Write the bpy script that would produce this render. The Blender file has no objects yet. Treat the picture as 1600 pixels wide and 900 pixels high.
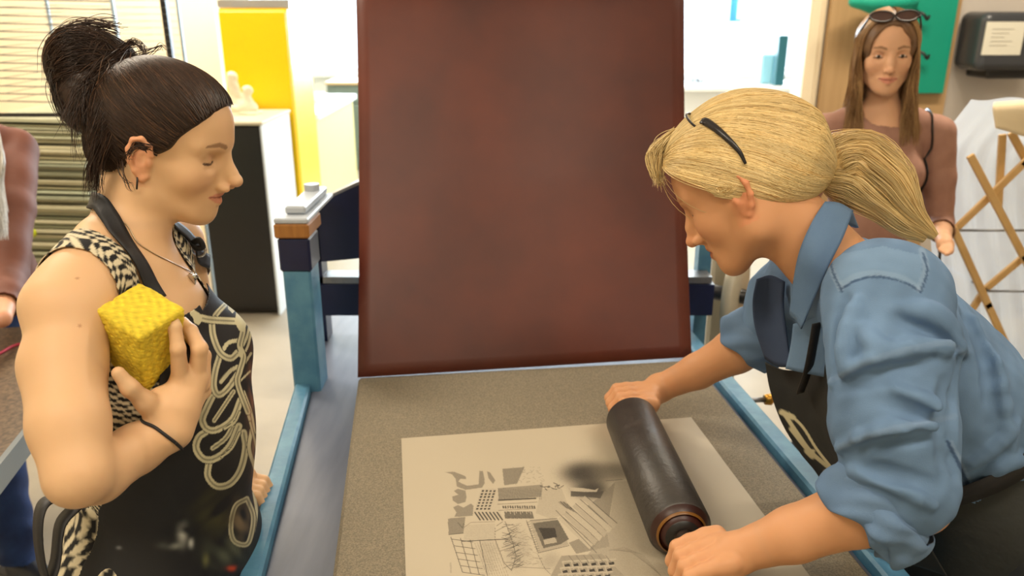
import bpy, math, random
import numpy as np
random.seed(7)
RNG = np.random.default_rng(11)
SC = bpy.context.scene
COL = SC.collection

# ------------------------------------------------------------------ camera
FPX = 1250.0
PITCH = math.radians(19.07)
CAMZ = 1.70
cd = bpy.data.cameras.new('camera')
cam = bpy.data.objects.new('camera', cd); COL.objects.link(cam)
cam.location = (0, 0, CAMZ)
cam.rotation_euler = (math.radians(90) - PITCH, 0, 0)
cd.sensor_width = 36.0
cd.lens = FPX / 1600.0 * 36.0
cd.clip_start = 0.02
cd.dof.use_dof = True
cd.dof.focus_distance = 1.15
cd.dof.aperture_fstop = 4.5
SC.camera = cam
SC.view_settings.view_transform = 'Standard'
SC.view_settings.look = 'None'
SC.view_settings.exposure = 0.0
SC.view_settings.gamma = 1.0
SC.view_settings.use_curve_mapping = False

# ------------------------------------------------------------------ world and light
W = bpy.data.worlds.new('daylight'); SC.world = W; W.use_nodes = True
bgn = W.node_tree.nodes['Background']
bgn.inputs[0].default_value = (0.86, 0.94, 1.0, 1); bgn.inputs[1].default_value = 3.2

def area(name, loc, rot, sx, sy, power, col):
    ld = bpy.data.lights.new(name, 'AREA'); ld.shape = 'RECTANGLE'; ld.size = sx; ld.size_y = sy
    ld.energy = power; ld.color = col
    o = bpy.data.objects.new(name, ld); COL.objects.link(o); o.location = loc; o.rotation_euler = rot
    return o
area('window_daylight', (0.4, 10.6, 2.1), (math.radians(-90), 0, 0), 7.4, 2.4, 1100, (0.80, 0.91, 1.0))
ADDED_LAMP_SPOTS = [(-0.9, 0.1, 21), (0.9, 0.1, 19), (-1.9, 2.6, 60), (1.7, 2.9, 45), (-2.2, 4.9, 70), (1.2, 6.2, 60)]  # unseen overhead lamps, added as warm key and fill

CP, SP = math.cos(PITCH), math.sin(PITCH)
def P(px, py, z):
    u = (px - 800.0) / FPX; v = (py - 450.0) / FPX
    return np.array([z*u, z*(CP - v*SP), CAMZ + z*(-SP - v*CP)])
def G(px, py, h):
    u = (px - 800.0) / FPX; v = (py - 450.0) / FPX
    z = (h - CAMZ) / (-SP - v*CP)
    return P(px, py, z)
def GY(px, py, Y):
    v = (py - 450.0) / FPX
    return P(px, py, Y / (CP - v*SP))
def proj(V):
    V = np.asarray(V, float)
    x = V[..., 0]; y = V[..., 1]; h = V[..., 2] - CAMZ
    z = y*CP - h*SP
    return 800 + FPX*x/z, 450 - FPX*(y*SP + h*CP)/z, z

# ------------------------------------------------------------------ materials
def lin(c):
    return tuple(((v/255.0)/12.92 if v/255.0 <= 0.04045 else ((v/255.0+0.055)/1.055)**2.4) for v in c)
def mat(name, rgb, rough=0.6, metal=0.0, spec=0.5, noise=0.0, nscale=20, bump=0.0, bscale=80, rgb2=None, sheen=0.0,
        sss=0.0, stretch=None, detail=4, coat=0.0, bdist=0.01):
    m = bpy.data.materials.new(name); m.use_nodes = True
    nt = m.node_tree; b = nt.nodes['Principled BSDF']
    c = lin(rgb) + (1,)
    b.inputs['Base Color'].default_value = c
    b.inputs['Roughness'].default_value = rough
    b.inputs['Metallic'].default_value = metal
    b.inputs['Specular IOR Level'].default_value = spec
    b.inputs['Coat Weight'].default_value = coat
    if sheen: b.inputs['Sheen Weight'].default_value = sheen
    if sss:
        b.inputs['Subsurface Weight'].default_value = sss
        b.inputs['Subsurface Radius'].default_value = (1.0, 0.35, 0.15)
        b.inputs['Subsurface Scale'].default_value = 0.006
    tc = nt.nodes.new('ShaderNodeTexCoord')
    mp = nt.nodes.new('ShaderNodeMapping'); nt.links.new(tc.outputs['Object'], mp.inputs[0])
    if stretch: mp.inputs['Scale'].default_value = stretch
    if rgb2 is not None:
        n = nt.nodes.new('ShaderNodeTexNoise'); n.inputs['Scale'].default_value = nscale; n.inputs['Detail'].default_value = detail
        nt.links.new(mp.outputs[0], n.inputs['Vector'])
        r = nt.nodes.new('ShaderNodeValToRGB')
        r.color_ramp.elements[0].position = 0.5 - noise; r.color_ramp.elements[1].position = 0.5 + noise
        r.color_ramp.elements[0].color = c; r.color_ramp.elements[1].color = lin(rgb2) + (1,)
        nt.links.new(n.outputs['Fac'], r.inputs[0]); nt.links.new(r.outputs[0], b.inputs['Base Color'])
    if bump:
        n2 = nt.nodes.new('ShaderNodeTexNoise'); n2.inputs['Scale'].default_value = bscale; n2.inputs['Detail'].default_value = 3
        nt.links.new(mp.outputs[0], n2.inputs['Vector'])
        bp = nt.nodes.new('ShaderNodeBump'); bp.inputs['Strength'].default_value = bump; bp.inputs['Distance'].default_value = bdist
        nt.links.new(n2.outputs['Fac'], bp.inputs['Height']); nt.links.new(bp.outputs[0], b.inputs['Normal'])
    return m
def emat(name, rgb, s):
    m = bpy.data.materials.new(name); m.use_nodes = True; nt = m.node_tree; nt.nodes.clear()
    e = nt.nodes.new('ShaderNodeEmission'); e.inputs[0].default_value = lin(rgb) + (1,); e.inputs[1].default_value = s
    o = nt.nodes.new('ShaderNodeOutputMaterial'); nt.links.new(e.outputs[0], o.inputs[0]); return m
def attrmat(name, rough=0.6, bump=0.0, bscale=200, spec=0.4, sss=0.0, metal=0.0, bdist=0.002, mult=None, sheen=0):
    """base colour from the mesh's own 'col' attribute (pigment, print, hair tone)"""
    m = mat(name, (128, 128, 128), rough, metal, spec, bump=bump, bscale=bscale, sss=sss, bdist=bdist, sheen=sheen)
    nt = m.node_tree; b = nt.nodes['Principled BSDF']
    a = nt.nodes.new('ShaderNodeAttribute'); a.attribute_name = 'col'
    if mult:
        n = nt.nodes.new('ShaderNodeTexNoise'); n.inputs['Scale'].default_value = mult[0]; n.inputs['Detail'].default_value = 5
        tc = nt.nodes.new('ShaderNodeTexCoord'); nt.links.new(tc.outputs['Object'], n.inputs['Vector'])
        r = nt.nodes.new('ShaderNodeValToRGB'); r.color_ramp.elements[0].position = .3; r.color_ramp.elements[1].position = .7
        r.color_ramp.elements[0].color = (mult[1],)*3 + (1,); r.color_ramp.elements[1].color = (mult[2],)*3 + (1,)
        x = nt.nodes.new('ShaderNodeMix'); x.data_type = 'RGBA'; x.blend_type = 'MULTIPLY'; x.inputs[0].default_value = 1
        nt.links.new(n.outputs['Fac'], r.inputs[0]); nt.links.new(a.outputs['Color'], x.inputs[6]); nt.links.new(r.outputs[0], x.inputs[7])
        nt.links.new(x.outputs[2], b.inputs['Base Color'])
    else:
        nt.links.new(a.outputs['Color'], b.inputs['Base Color'])
    return m
def glassmat(name, tint=(0.95, 0.98, 1.0), gl=0.06):
    m = bpy.data.materials.new(name); m.use_nodes = True; nt = m.node_tree; nt.nodes.clear()
    t = nt.nodes.new('ShaderNodeBsdfTransparent'); t.inputs[0].default_value = tint + (1,)
    g = nt.nodes.new('ShaderNodeBsdfGlossy'); g.inputs['Roughness'].default_value = 0.05
    x = nt.nodes.new('ShaderNodeMixShader'); x.inputs[0].default_value = gl
    o = nt.nodes.new('ShaderNodeOutputMaterial')
    nt.links.new(t.outputs[0], x.inputs[1]); nt.links.new(g.outputs[0], x.inputs[2]); nt.links.new(x.outputs[0], o.inputs[0]); return m

# ------------------------------------------------------------------ object helpers
def tag(o, label=None, cat=None, group=None, kind=None):
    if label: o['label'] = label
    if cat: o['category'] = cat
    if group: o['group'] = group
    if kind: o['kind'] = kind
    return o
def empty(name, loc, label, cat, group=None, rz=0):
    o = bpy.data.objects.new(name, None); COL.objects.link(o); o.location = tuple(float(v) for v in loc)
    o.rotation_euler = (0, 0, rz); o.empty_display_size = .05
    tag(o, label, cat, group); return o
def build(name, V, F, m, parent=None, smooth=True, col=None, F3=None):
    """V (n,3) world coords; F (k,4) quads, F3 (j,3) tris"""
    V = np.asarray(V, np.float32)
    F = np.asarray(F if F is not None and len(F) else np.zeros((0, 4)), np.int64).reshape(-1, 4)
    T = np.asarray(F3 if F3 is not None and len(F3) else np.zeros((0, 3)), np.int64).reshape(-1, 3)
    me = bpy.data.meshes.new(name)
    off = np.zeros(3)
    root = None
    if parent is not None:
        root = parent; p = parent
        while p is not None:
            off += np.array(p.location); p = p.parent
    me.vertices.add(len(V)); me.vertices.foreach_set('co', (V - off).astype(np.float32).ravel())
    nl = len(F)*4 + len(T)*3
    me.loops.add(nl); me.loops.foreach_set('vertex_index', np.concatenate([F.ravel(), T.ravel()]).astype(np.int32))
    me.polygons.add(len(F) + len(T))
    ls = np.concatenate([np.arange(len(F))*4, len(F)*4 + np.arange(len(T))*3]).astype(np.int32)
    me.polygons.foreach_set('loop_start', ls)
    try: me.polygons.foreach_set('loop_total', np.concatenate([np.full(len(F), 4), np.full(len(T), 3)]).astype(np.int32))
    except Exception: pass
    me.update(calc_edges=True)
    me.validate()
    me.polygons.foreach_set('use_smooth', np.full(len(me.polygons), bool(smooth)))
    if col is not None:
        a = me.color_attributes.new('col', 'FLOAT_COLOR', 'POINT')
        c = np.ones((len(V), 4), np.float32); c[:, :3] = col
        if len(me.vertices) == len(V): a.data.foreach_set('color', c.ravel())
    if m is not None: me.materials.append(m)
    o = bpy.data.objects.new(name, me); COL.objects.link(o)
    if parent is not None: o.parent = parent
    return o
class MB:
    def __init__(s): s.V = []; s.Q = []; s.T = []; s.n = 0
    def add(s, V, Q=(), T=()):
        V = np.asarray(V, float); s.V.append(V)
        for q in Q: s.Q.append([i + s.n for i in q])
        for t in T: s.T.append([i + s.n for i in t])
        s.n += len(V); return s
    def box(s, c, h, R=None, bev=0.0):
        c = np.asarray(c, float); h = np.asarray(h, float); b = min(bev, min(h)*.9)
        if b <= 0:
            V = np.array([[x, y, z] for x in (-1, 1) for y in (-1, 1) for z in (-1, 1)], float)*h
            Q = [(0, 1, 3, 2), (4, 6, 7, 5), (0, 4, 5, 1), (2, 3, 7, 6), (0, 2, 6, 4), (1, 5, 7, 3)]; T = []
        else:
            V = []; idx = {}
            for x in (-1, 1):
                for y in (-1, 1):
                    for z in (-1, 1):
                        for ax in range(3):
                            v = np.array([x, y, z], float)*(h - b); v[ax] = (x, y, z)[ax]*h[ax]
                            idx[(x, y, z, ax)] = len(V); V.append(v)
            V = np.array(V); Q = []; T = []
            for ax in range(3):
                o = [a for a in range(3) if a != ax]
                for sg in (-1, 1):
                    q = []
                    for (a, bb) in ((-1, -1), (1, -1), (1, 1), (-1, 1)):
                        k = [0, 0, 0]; k[ax] = sg; k[o[0]] = a; k[o[1]] = bb; q.append(idx[(k[0], k[1], k[2], ax)])
                    Q.append(q)
            for ax in range(3):       # edges along ax
                o = [a for a in range(3) if a != ax]
                for a in (-1, 1):
                    for bb in (-1, 1):
                        k0 = [0, 0, 0]; k0[ax] = -1; k0[o[0]] = a; k0[o[1]] = bb
                        k1 = list(k0); k1[ax] = 1
                        Q.append([idx[(*k0, o[0])], idx[(*k1, o[0])], idx[(*k1, o[1])], idx[(*k0, o[1])]])
            for x in (-1, 1):
                for y in (-1, 1):
                    for z in (-1, 1): T.append([idx[(x, y, z, 0)], idx[(x, y, z, 1)], idx[(x, y, z, 2)]])
        if R is not None: V = V @ np.asarray(R).T
        return s.add(V + c, Q, T)
    def span(s, lo, hi, R=None, bev=0.0):
        lo = np.array(lo, float); hi = np.array(hi, float); return s.box((lo+hi)/2, abs(hi-lo)/2, R, bev)
    def tube(s, pts, r, n=10, cap=True, flat=None, up=None):
        pts = np.asarray(pts, float); m = len(pts)
        r = np.broadcast_to(np.asarray(r, float), (m,))
        tg = np.gradient(pts, axis=0); tg /= np.linalg.norm(tg, axis=1)[:, None] + 1e-12
        u = np.array([0, 0, 1.0]) if up is None else np.asarray(up, float)
        if abs(tg[0] @ u) > .95: u = np.array([1.0, 0, 0])
        V = []
        for i in range(m):
            a = np.cross(tg[i], u); a /= np.linalg.norm(a) + 1e-12; b = np.cross(a, tg[i]); u = b
            for k in range(n):
                t = 2*math.pi*k/n
                V.append(pts[i] + r[i]*(math.cos(t)*a + math.sin(t)*b*(flat if flat else 1)))
        Q = [[i*n+k, i*n+(k+1) % n, (i+1)*n+(k+1) % n, (i+1)*n+k] for i in range(m-1) for k in range(n)]
        T = []
        if cap:
            V.append(pts[0]); V.append(pts[-1]); c0 = m*n; c1 = c0+1
            T += [[c0, (k+1) % n, k] for k in range(n)]
            T += [[c1, (m-1)*n+k, (m-1)*n+(k+1) % n] for k in range(n)]
        return s.add(V, Q, T)
    def lathe(s, prof, a, b, n=32):
        """prof list of (t along a->b in metres, radius)"""
        a = np.asarray(a, float); b = np.asarray(b, float); ax = (b-a)/np.linalg.norm(b-a)
        u = np.cross(ax, [0, 0, 1.0]) if abs(ax[2]) < .9 else np.cross(ax, [1.0, 0, 0]); u /= np.linalg.norm(u); w = np.cross(ax, u)
        V = [a + ax*t + r*(math.cos(2*math.pi*k/n)*u + math.sin(2*math.pi*k/n)*w) for t, r in prof for k in range(n)]
        Q = [[i*n+k, (i+1)*n+k, (i+1)*n+(k+1) % n, i*n+(k+1) % n] for i in range(len(prof)-1) for k in range(n)]
        return s.add(V, Q)
    def prism(s, poly, ext):
        """poly (n,3) planar outline, extruded by vector ext"""
        poly = np.asarray(poly, float); n = len(poly); ext = np.asarray(ext, float)
        V = np.vstack([poly, poly + ext, poly.mean(0)[None], (poly+ext).mean(0)[None]])
        Q = [[i, (i+1) % n, n+(i+1) % n, n+i] for i in range(n)]
        T = [[2*n, (i+1) % n, i] for i in range(n)] + [[2*n+1, n+i, n+(i+1) % n] for i in range(n)]
        return s.add(V, Q, T)
    def build(s, name, m, parent=None, smooth=False, col=None):
        return build(name, np.vstack(s.V), s.Q, m, parent, smooth, col, s.T)
def Rz(a):
    c, s_ = math.cos(a), math.sin(a); return np.array([[c, -s_, 0], [s_, c, 0], [0, 0, 1.0]])
def Ry(a):
    c, s_ = math.cos(a), math.sin(a); return np.array([[c, 0, s_], [0, 1, 0], [-s_, 0, c]])
def Rx(a):
    c, s_ = math.cos(a), math.sin(a); return np.array([[1.0, 0, 0], [0, c, -s_], [0, s_, c]])
def D(a): return math.radians(a)
def frame_from(ax, up=(0, 0, 1)):
    x = np.asarray(ax, float); x = x/np.linalg.norm(x); y = np.cross(up, x); y /= np.linalg.norm(y); z = np.cross(x, y)
    return np.stack([x, y, z], 1)
def solidify(o, t, off=0):
    m = o.modifiers.new('thick', 'SOLIDIFY'); m.thickness = t; m.offset = off; return o
def spline(pts, n=24):
    """Catmull-Rom through pts (any dim)"""
    p = np.asarray(pts, float); p = np.vstack([2*p[0]-p[1], p, 2*p[-1]-p[-2]]); out = []
    k = len(p) - 3
    for t in np.linspace(0, k, n):
        i = min(int(t), k-1); f = t - i
        a, b, c, d = p[i], p[i+1], p[i+2], p[i+3]
        out.append(.5*((2*b) + (-a+c)*f + (2*a-5*b+4*c-d)*f*f + (-a+3*b-3*c+d)*f**3))
    return np.array(out)

# ------------------------------------------------------------------ implicit solids -> smooth skin mesh
class Prim:
    __slots__ = ('c', 'r', 'f', 'k', 'op')
    def __init__(s, c, r, f, k, op): s.c = np.asarray(c, np.float32); s.r = float(r); s.f = f; s.k = k; s.op = op
def cone(a, b, ra, rb, k=.02, op='u'):
    a = np.asarray(a, np.float32); b = np.asarray(b, np.float32); ba = b-a; L2 = float(ba @ ba) + 1e-12
    def f(p):
        pa = p - a; t = np.clip(pa @ ba / L2, 0, 1)
        return np.sqrt(((pa - t[:, None]*ba)**2).sum(1)) - (ra + (rb-ra)*t)
    return Prim((a+b)/2, np.linalg.norm(ba)/2 + max(ra, rb), f, k, op)
def ell(c, r, R=None, k=.02, op='u'):
    c = np.asarray(c, np.float32); r = np.asarray(r, np.float32)
    if np.ndim(r) == 0: r = np.array([r, r, r], np.float32)
    R = np.eye(3, dtype=np.float32) if R is None else np.asarray(R, np.float32)
    def f(p):
        q = (p - c) @ R
        k0 = np.sqrt(((q/r)**2).sum(1)); k1 = np.sqrt(((q/(r*r))**2).sum(1)) + 1e-9
        return k0*(k0-1)/k1
    return Prim(c, max(r), f, k, op)
def rbox(c, h, R=None, rr=.005, k=.01, op='u'):
    c = np.asarray(c, np.float32); h = np.asarray(h, np.float32)
    R = np.eye(3, dtype=np.float32) if R is None else np.asarray(R, np.float32)
    def f(p):
        q = np.abs((p - c) @ R) - (h - rr)
        return np.sqrt((np.maximum(q, 0)**2).sum(1)) + np.minimum(q.max(1), 0) - rr
    return Prim(c, np.linalg.norm(h), f, k, op)
def chain(pts, rs, k=.01, op='u'):
    return [cone(pts[i], pts[i+1], rs[i], rs[i+1], k, op) for i in range(len(pts)-1)]
def sdf(prims, p):
    d = np.full(len(p), 1e3, np.float32)
    for q in prims:
        e = q.f(p)
        if q.op == 's': e = -e
        k = q.k
        if q.op == 'u':
            h = np.maximum(k - np.abs(d-e), 0)/k; d = np.minimum(d, e) - h*h*k*.25
        else:
            h = np.maximum(k - np.abs(d-e), 0)/k; d = np.maximum(d, e) + h*h*k*.25
    return d
def mesh_sdf(prims, h, offset=0.0, lo=None, hi=None, post=None, n=16, pad=.02):
    """surface nets on active blocks. returns V, Q"""
    us = [q for q in prims if q.op == 'u']
    L = np.min([q.c - q.r for q in us], 0) - pad - offset; H = np.max([q.c + q.r for q in us], 0) + pad + offset
    if lo is not None: L = np.maximum(L, lo)
    if hi is not None: H = np.minimum(H, hi)
    bs = n*h; nb = np.maximum(np.ceil((H-L)/bs).astype(int), 1)
    I = np.stack(np.meshgrid(*[np.arange(k) for k in nb], indexing='ij'), -1).reshape(-1, 3)
    C = (L + (I+.5)*bs).astype(np.float32); br = bs*.87
    d = sdf(prims, C) - offset
    act = np.abs(d) < br*1.7 + .01
    I = I[act]; C = C[act]
    dims = nb*n + 1
    g = np.arange(n+1, dtype=np.float32)*h
    GP = np.stack(np.meshgrid(g, g, g, indexing='ij'), -1).reshape(-1, 3)
    pc = np.array([q.c for q in prims]); pr = np.array([q.r for q in prims]); pk = np.array([q.k for q in prims])
    vid = []; vpos = []; quads = []
    cid = lambda A: (A[:, 0]*dims[1] + A[:, 1])*dims[2] + A[:, 2]
    edges = [((0, 0, 0), (1, 0, 0)), ((0, 1, 0), (1, 1, 0)), ((0, 0, 1), (1, 0, 1)), ((0, 1, 1), (1, 1, 1)),
             ((0, 0, 0), (0, 1, 0)), ((1, 0, 0), (1, 1, 0)), ((0, 0, 1), (0, 1, 1)), ((1, 0, 1), (1, 1, 1)),
             ((0, 0, 0), (0, 0, 1)), ((1, 0, 0), (1, 0, 1)), ((0, 1, 0), (0, 1, 1)), ((1, 1, 0), (1, 1, 1))]
    for bi in range(len(I)):
        dist = np.sqrt(((pc - C[bi])**2).sum(1)) - pr - br
        sel = [prims[j] for j in np.nonzero(dist < pk + .03 + offset)[0]]
        if not any(q.op == 'u' for q in sel): continue
        base = (L + I[bi]*bs).astype(np.float32)
        pts = GP + base
        v = sdf(sel, pts) - offset
        if post is not None and np.abs(v).min() < .03: v = v + post(pts)
        v = v.reshape(n+1, n+1, n+1)
        neg = v < 0
        s_ = neg[:-1, :-1, :-1].astype(int)
        for a in (0, 1):
            for b in (0, 1):
                for c in (0, 1):
                    if a+b+c: s_ = s_ + neg[a:n+a, b:n+b, c:n+c]
        cells = np.argwhere((s_ > 0) & (s_ < 8))
        if len(cells) == 0: continue
        acc = np.zeros((len(cells), 3)); cnt = np.zeros(len(cells))
        for e0, e1 in edges:
            e0 = np.array(e0); e1 = np.array(e1)
            A = cells + e0; B = cells + e1
            va = v[A[:, 0], A[:, 1], A[:, 2]]; vb = v[B[:, 0], B[:, 1], B[:, 2]]
            cr = (va < 0) != (vb < 0)
            t = np.where(cr, va/np.where(va == vb, 1, va-vb), 0)
            acc += np.where(cr[:, None], e0 + t[:, None]*(e1-e0), 0); cnt += cr
        gp = cells + acc/np.maximum(cnt, 1)[:, None]
        vid.append(cid(cells + I[bi]*n)); vpos.append(base + gp*h)
        for ax in range(3):
            o1, o2 = [(1, 2), (2, 0), (0, 1)][ax]
            sl0 = [slice(0, n)]*3; sl1 = [slice(0, n)]*3; sl1[ax] = slice(1, n+1)
            a = neg[tuple(sl0)]; b = neg[tuple(sl1)]
            E = np.argwhere(a != b)
            if len(E) == 0: continue
            fl = a[E[:, 0], E[:, 1], E[:, 2]]
            Eg = E + I[bi]*n
            d1 = np.zeros(3, int); d1[o1] = 1; d2 = np.zeros(3, int); d2[o2] = 1
            ok = (Eg[:, o1] > 0) & (Eg[:, o2] > 0); Eg = Eg[ok]; fl = fl[ok]
            q = np.stack([cid(Eg-d1-d2), cid(Eg-d2), cid(Eg), cid(Eg-d1)], 1)
            q[~fl] = q[~fl][:, ::-1]
            quads.append(q)
    vid = np.concatenate(vid); vpos = np.concatenate(vpos); quads = np.concatenate(quads)
    u, ix = np.unique(vid, return_index=True); V = vpos[ix]
    j = np.searchsorted(u, quads); j = np.minimum(j, len(u)-1)
    ok = (u[j] == quads).all(1)
    return V, j[ok]
def keep(V, Q, mask):
    Q = Q[mask[Q].all(1)]
    used = np.unique(Q); m = np.zeros(len(V), int); m[used] = np.arange(len(used))
    return V[used], m[Q]
def cat(parts):
    Vs = []; Qs = []; n = 0
    for V, Q in parts: Vs.append(V); Qs.append(Q + n); n += len(V)
    return np.vstack(Vs), np.vstack(Qs)
def ray(prims, px, py, off=0.0, z0=.6, z1=1.9):
    """first point on the view line through (px, py) where sdf = off"""
    z = z0
    for _ in range(120):
        p = P(px, py, z); d = float(sdf(prims, p[None].astype(np.float32))[0]) - off
        if d < .0003: break
        z += max(d*.8, .0002)
        if z > z1: break
    return P(px, py, z)
def rod(v, ax, a):
    v = np.asarray(v, float); ax = np.asarray(ax, float); ax = ax/np.linalg.norm(ax)
    return v*math.cos(a) + np.cross(ax, v)*math.sin(a) + ax*(ax @ v)*(1-math.cos(a))
def snoise(p, s, seed=0):
    """cheap smooth pseudo noise in [-1,1]"""
    r = np.random.default_rng(seed); o = np.zeros(len(p))
    for i in range(5):
        w = r.normal(size=3); w /= np.linalg.norm(w); o += np.sin((p @ w)*s*(1+.37*i) + r.uniform(0, 6.28))
    return o/3.0
def seg_dist(X, Y, poly):
    """2-D distance of many points to a polyline"""
    best = np.full(len(X), 1e9)
    for i in range(len(poly)-1):
        ax, ay = poly[i][:2]; bx, by = poly[i+1][:2]; dx, dy = bx-ax, by-ay
        t = np.clip(((X-ax)*dx + (Y-ay)*dy)/(dx*dx+dy*dy+1e-9), 0, 1)
        best = np.minimum(best, np.hypot(X-ax-t*dx, Y-ay-t*dy))
    return best
def in_poly(X, Y, poly):
    r = np.zeros(len(X), bool); n = len(poly)
    for i in range(n):
        x0, y0 = poly[i]; x1, y1 = poly[(i+1) % n]
        c = ((y0 > Y) != (y1 > Y)) & (X < (x1-x0)*(Y-y0)/((y1-y0) if y1 != y0 else 1e-9) + x0)
        r ^= c
    return r
def ss(a, b, x):
    t = np.clip((x-a)/(b-a), 0, 1); return t*t*(3-2*t)
def strands(name, lines, r, m, parent, cols, n=4, taper=True):
    """many hair strands in one mesh; lines: list of (k,3) arrays with equal k"""
    L = np.asarray(lines, float); S, K, _ = L.shape
    tg = np.gradient(L, axis=1); tg /= np.linalg.norm(tg, axis=2)[..., None] + 1e-9
    up = np.array([.31, .52, .8]); a = np.cross(tg, up); a /= np.linalg.norm(a, axis=2)[..., None] + 1e-9; b = np.cross(tg, a)
    rr = np.broadcast_to(np.asarray(r, float).reshape(-1, 1), (S, K)).copy()
    if taper: rr = rr*(1 - .75*np.linspace(0, 1, K)**3)
    V = np.stack([L + rr[..., None]*(math.cos(2*math.pi*i/n)*a + math.sin(2*math.pi*i/n)*b) for i in range(n)], 2)  # S,K,n,3
    idx = np.arange(S*K*n).reshape(S, K, n)
    Q = np.stack([idx[:, :-1, :], np.roll(idx, -1, 2)[:, :-1, :], np.roll(idx, -1, 2)[:, 1:, :], idx[:, 1:, :]], -1).reshape(-1, 4)
    C = np.repeat(np.asarray(cols)[:, None, :], K*n, 1).reshape(-1, 3)
    return build(name, V.reshape(-1, 3), Q, m, parent, True, C)
# ================================================================== SETTING
M = {}
M['wall'] = mat('cream_paint', (250, 238, 212), .8, bump=.05, bscale=60)
M['wall_grey'] = mat('pale_grey_paint', (205, 196, 186), .8, bump=.05, bscale=60)
M['ceil'] = mat('ceiling_paint', (240, 236, 226), .9)
M['floor'] = mat('concrete_floor', (176, 166, 150), .55, rgb2=(154, 146, 132), noise=.25, nscale=2.5, bump=.05)
M['white'] = mat('white_paint', (240, 240, 236), .5)
M['trim'] = mat('cream_trim', (238, 222, 190), .5)
M['tan'] = mat('tan_door_wood', (186, 152, 108), .55, rgb2=(170, 136, 92), noise=.3, nscale=4, stretch=(8, 8, .6))
M['teal'] = mat('teal_paint', (0, 146, 120), .5)
M['yellow'] = mat('yellow_enamel', (255, 210, 0), .35, spec=.4)
M['chrome'] = mat('chrome', (215, 215, 220), .18, 1.0)
M['steel'] = mat('worn_steel', (150, 152, 156), .4, .8, rgb2=(120, 122, 126), noise=.2, nscale=30)
M['glass'] = glassmat('window_glass')
M['black'] = mat('black_enamel', (26, 25, 26), .35)
M['plaster'] = mat('plaster', (232, 222, 196), .8)
M['navy'] = mat('navy_press_paint', (18, 30, 72), .4, rgb2=(10, 18, 50), noise=.3, nscale=9)
M['blue'] = mat('light_blue_press_paint', (72, 124, 158), .45, rgb2=(90, 142, 170), noise=.15, nscale=24, bump=.1, bscale=60)
M['greymetal'] = mat('grey_green_enamel', (104, 118, 112), .5)
M['wood'] = mat('worn_wood', (176, 122, 56), .6, rgb2=(140, 90, 40), noise=.25, nscale=12, stretch=(6, 1, 1))
M['pale_wood'] = mat('pale_wood', (220, 182, 124), .6, rgb2=(202, 160, 100), noise=.25, nscale=12)
M['wire'] = mat('rack_wire', (112, 112, 106), .5, .1)
lampmat = emat('lamp_diffuser', (255, 232, 200), 6)  # glow of the added overhead lamps

CE = 3.1
XL, XR, YB, YF = -4.2, 4.4, 10.0, -2.2
def struct(o): tag(o, kind='structure'); return o
def slab(name, lo, hi, m, parent=None): return MB().span(lo, hi).build(name, m, parent)
struct(slab('floor', (XL-.1, YF-.1, -.1), (XR+.1, YB+.1, 0), M['floor']))
struct(slab('ceiling', (XL-.1, YF-.1, CE), (XR+.1, YB+.1, CE+.1), M['ceil']))
struct(slab('wall_left', (XL-.1, YF, 0), (XL, YB, CE), M['wall']))
struct(slab('wall_right', (XR, YF, 0), (XR+.1, YB, CE), M['wall_grey']))
struct(slab('wall_front', (XL, YF-.1, 0), (XR, YF, CE), M['wall']))
# back wall with a wide window opening
wb = MB(); WX0, WX1, WZ0, WZ1 = -3.15, 3.95, 1.0, 2.95
wb.span((XL, YB, 0), (XR, YB+.15, WZ0)); wb.span((XL, YB, WZ1), (XR, YB+.15, CE))
wb.span((XL, YB, WZ0), (WX0, YB+.15, WZ1)); wb.span((WX1, YB, WZ0), (XR, YB+.15, WZ1))
struct(wb.build('wall_back', M['white']))
nwin = 5; ww = (WX1-WX0)/nwin
for i in range(nwin):
    a = WX0 + i*ww; b = a + ww
    f = MB(); t = .05
    f.span((a, YB+.02, WZ0), (a+t, YB+.1, WZ1)); f.span((b-t, YB+.02, WZ0), (b, YB+.1, WZ1))
    f.span((a+t, YB+.02, WZ0), (b-t, YB+.1, WZ0+t)); f.span((a+t, YB+.02, WZ1-t), (b-t, YB+.1, WZ1))
    w = struct(f.build('window_%d' % (i+1), M['white']))
    slab('window_pane', (a+t, YB+.055, WZ0+t), (b-t, YB+.061, WZ1-t), M['glass'], w)
struct(slab('trim_1', (WX0-.05, YB-.14, WZ0-.04), (WX1+.05, YB, WZ0), M['white']))

# left partition: cream wall seen between the wire rack and the yellow cabinet
struct(slab('wall_middle_left', (XL, 5.75, 0), (-2.02, 5.9, CE), M['wall']))
# right partition with doorway
RY = 4.1
gX = lambda px, Y=RY-.03: GY(px, 60, Y)[0]
struct(slab('wall_middle_right', (gX(1288), RY, 0), (XR, RY+.12, CE), M['wall_grey']))
tm = MB(); tm.span((gX(1262), RY-.03, 0), (gX(1280), RY+.15, 2.9), bev=.006); tm.span((gX(1280), RY-.015, 0), (gX(1289), RY+.13, 2.9), bev=.004)
struct(tm.build('trim_2', M['trim']))
dr = struct(slab('door_1', (gX(1290), RY-.055, .02), (gX(1290)+.62, RY-.02, 2.6), M['tan']))
hb = MB(); hx = gX(1290)+.05; hb.tube([(hx, RY-.055, 1.12), (hx, RY-.10, 1.12)], .012); hb.tube([(hx, RY-.11, 1.12), (hx+.1, RY-.11, 1.12)], .010)
hb.build('door_handle', M['steel'], dr)
tw = MB(); tw.span((gX(1474), RY-.028, .0), (gX(1490), RY, CE)); struct(tw.build('trim_4', M['trim']))
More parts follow.
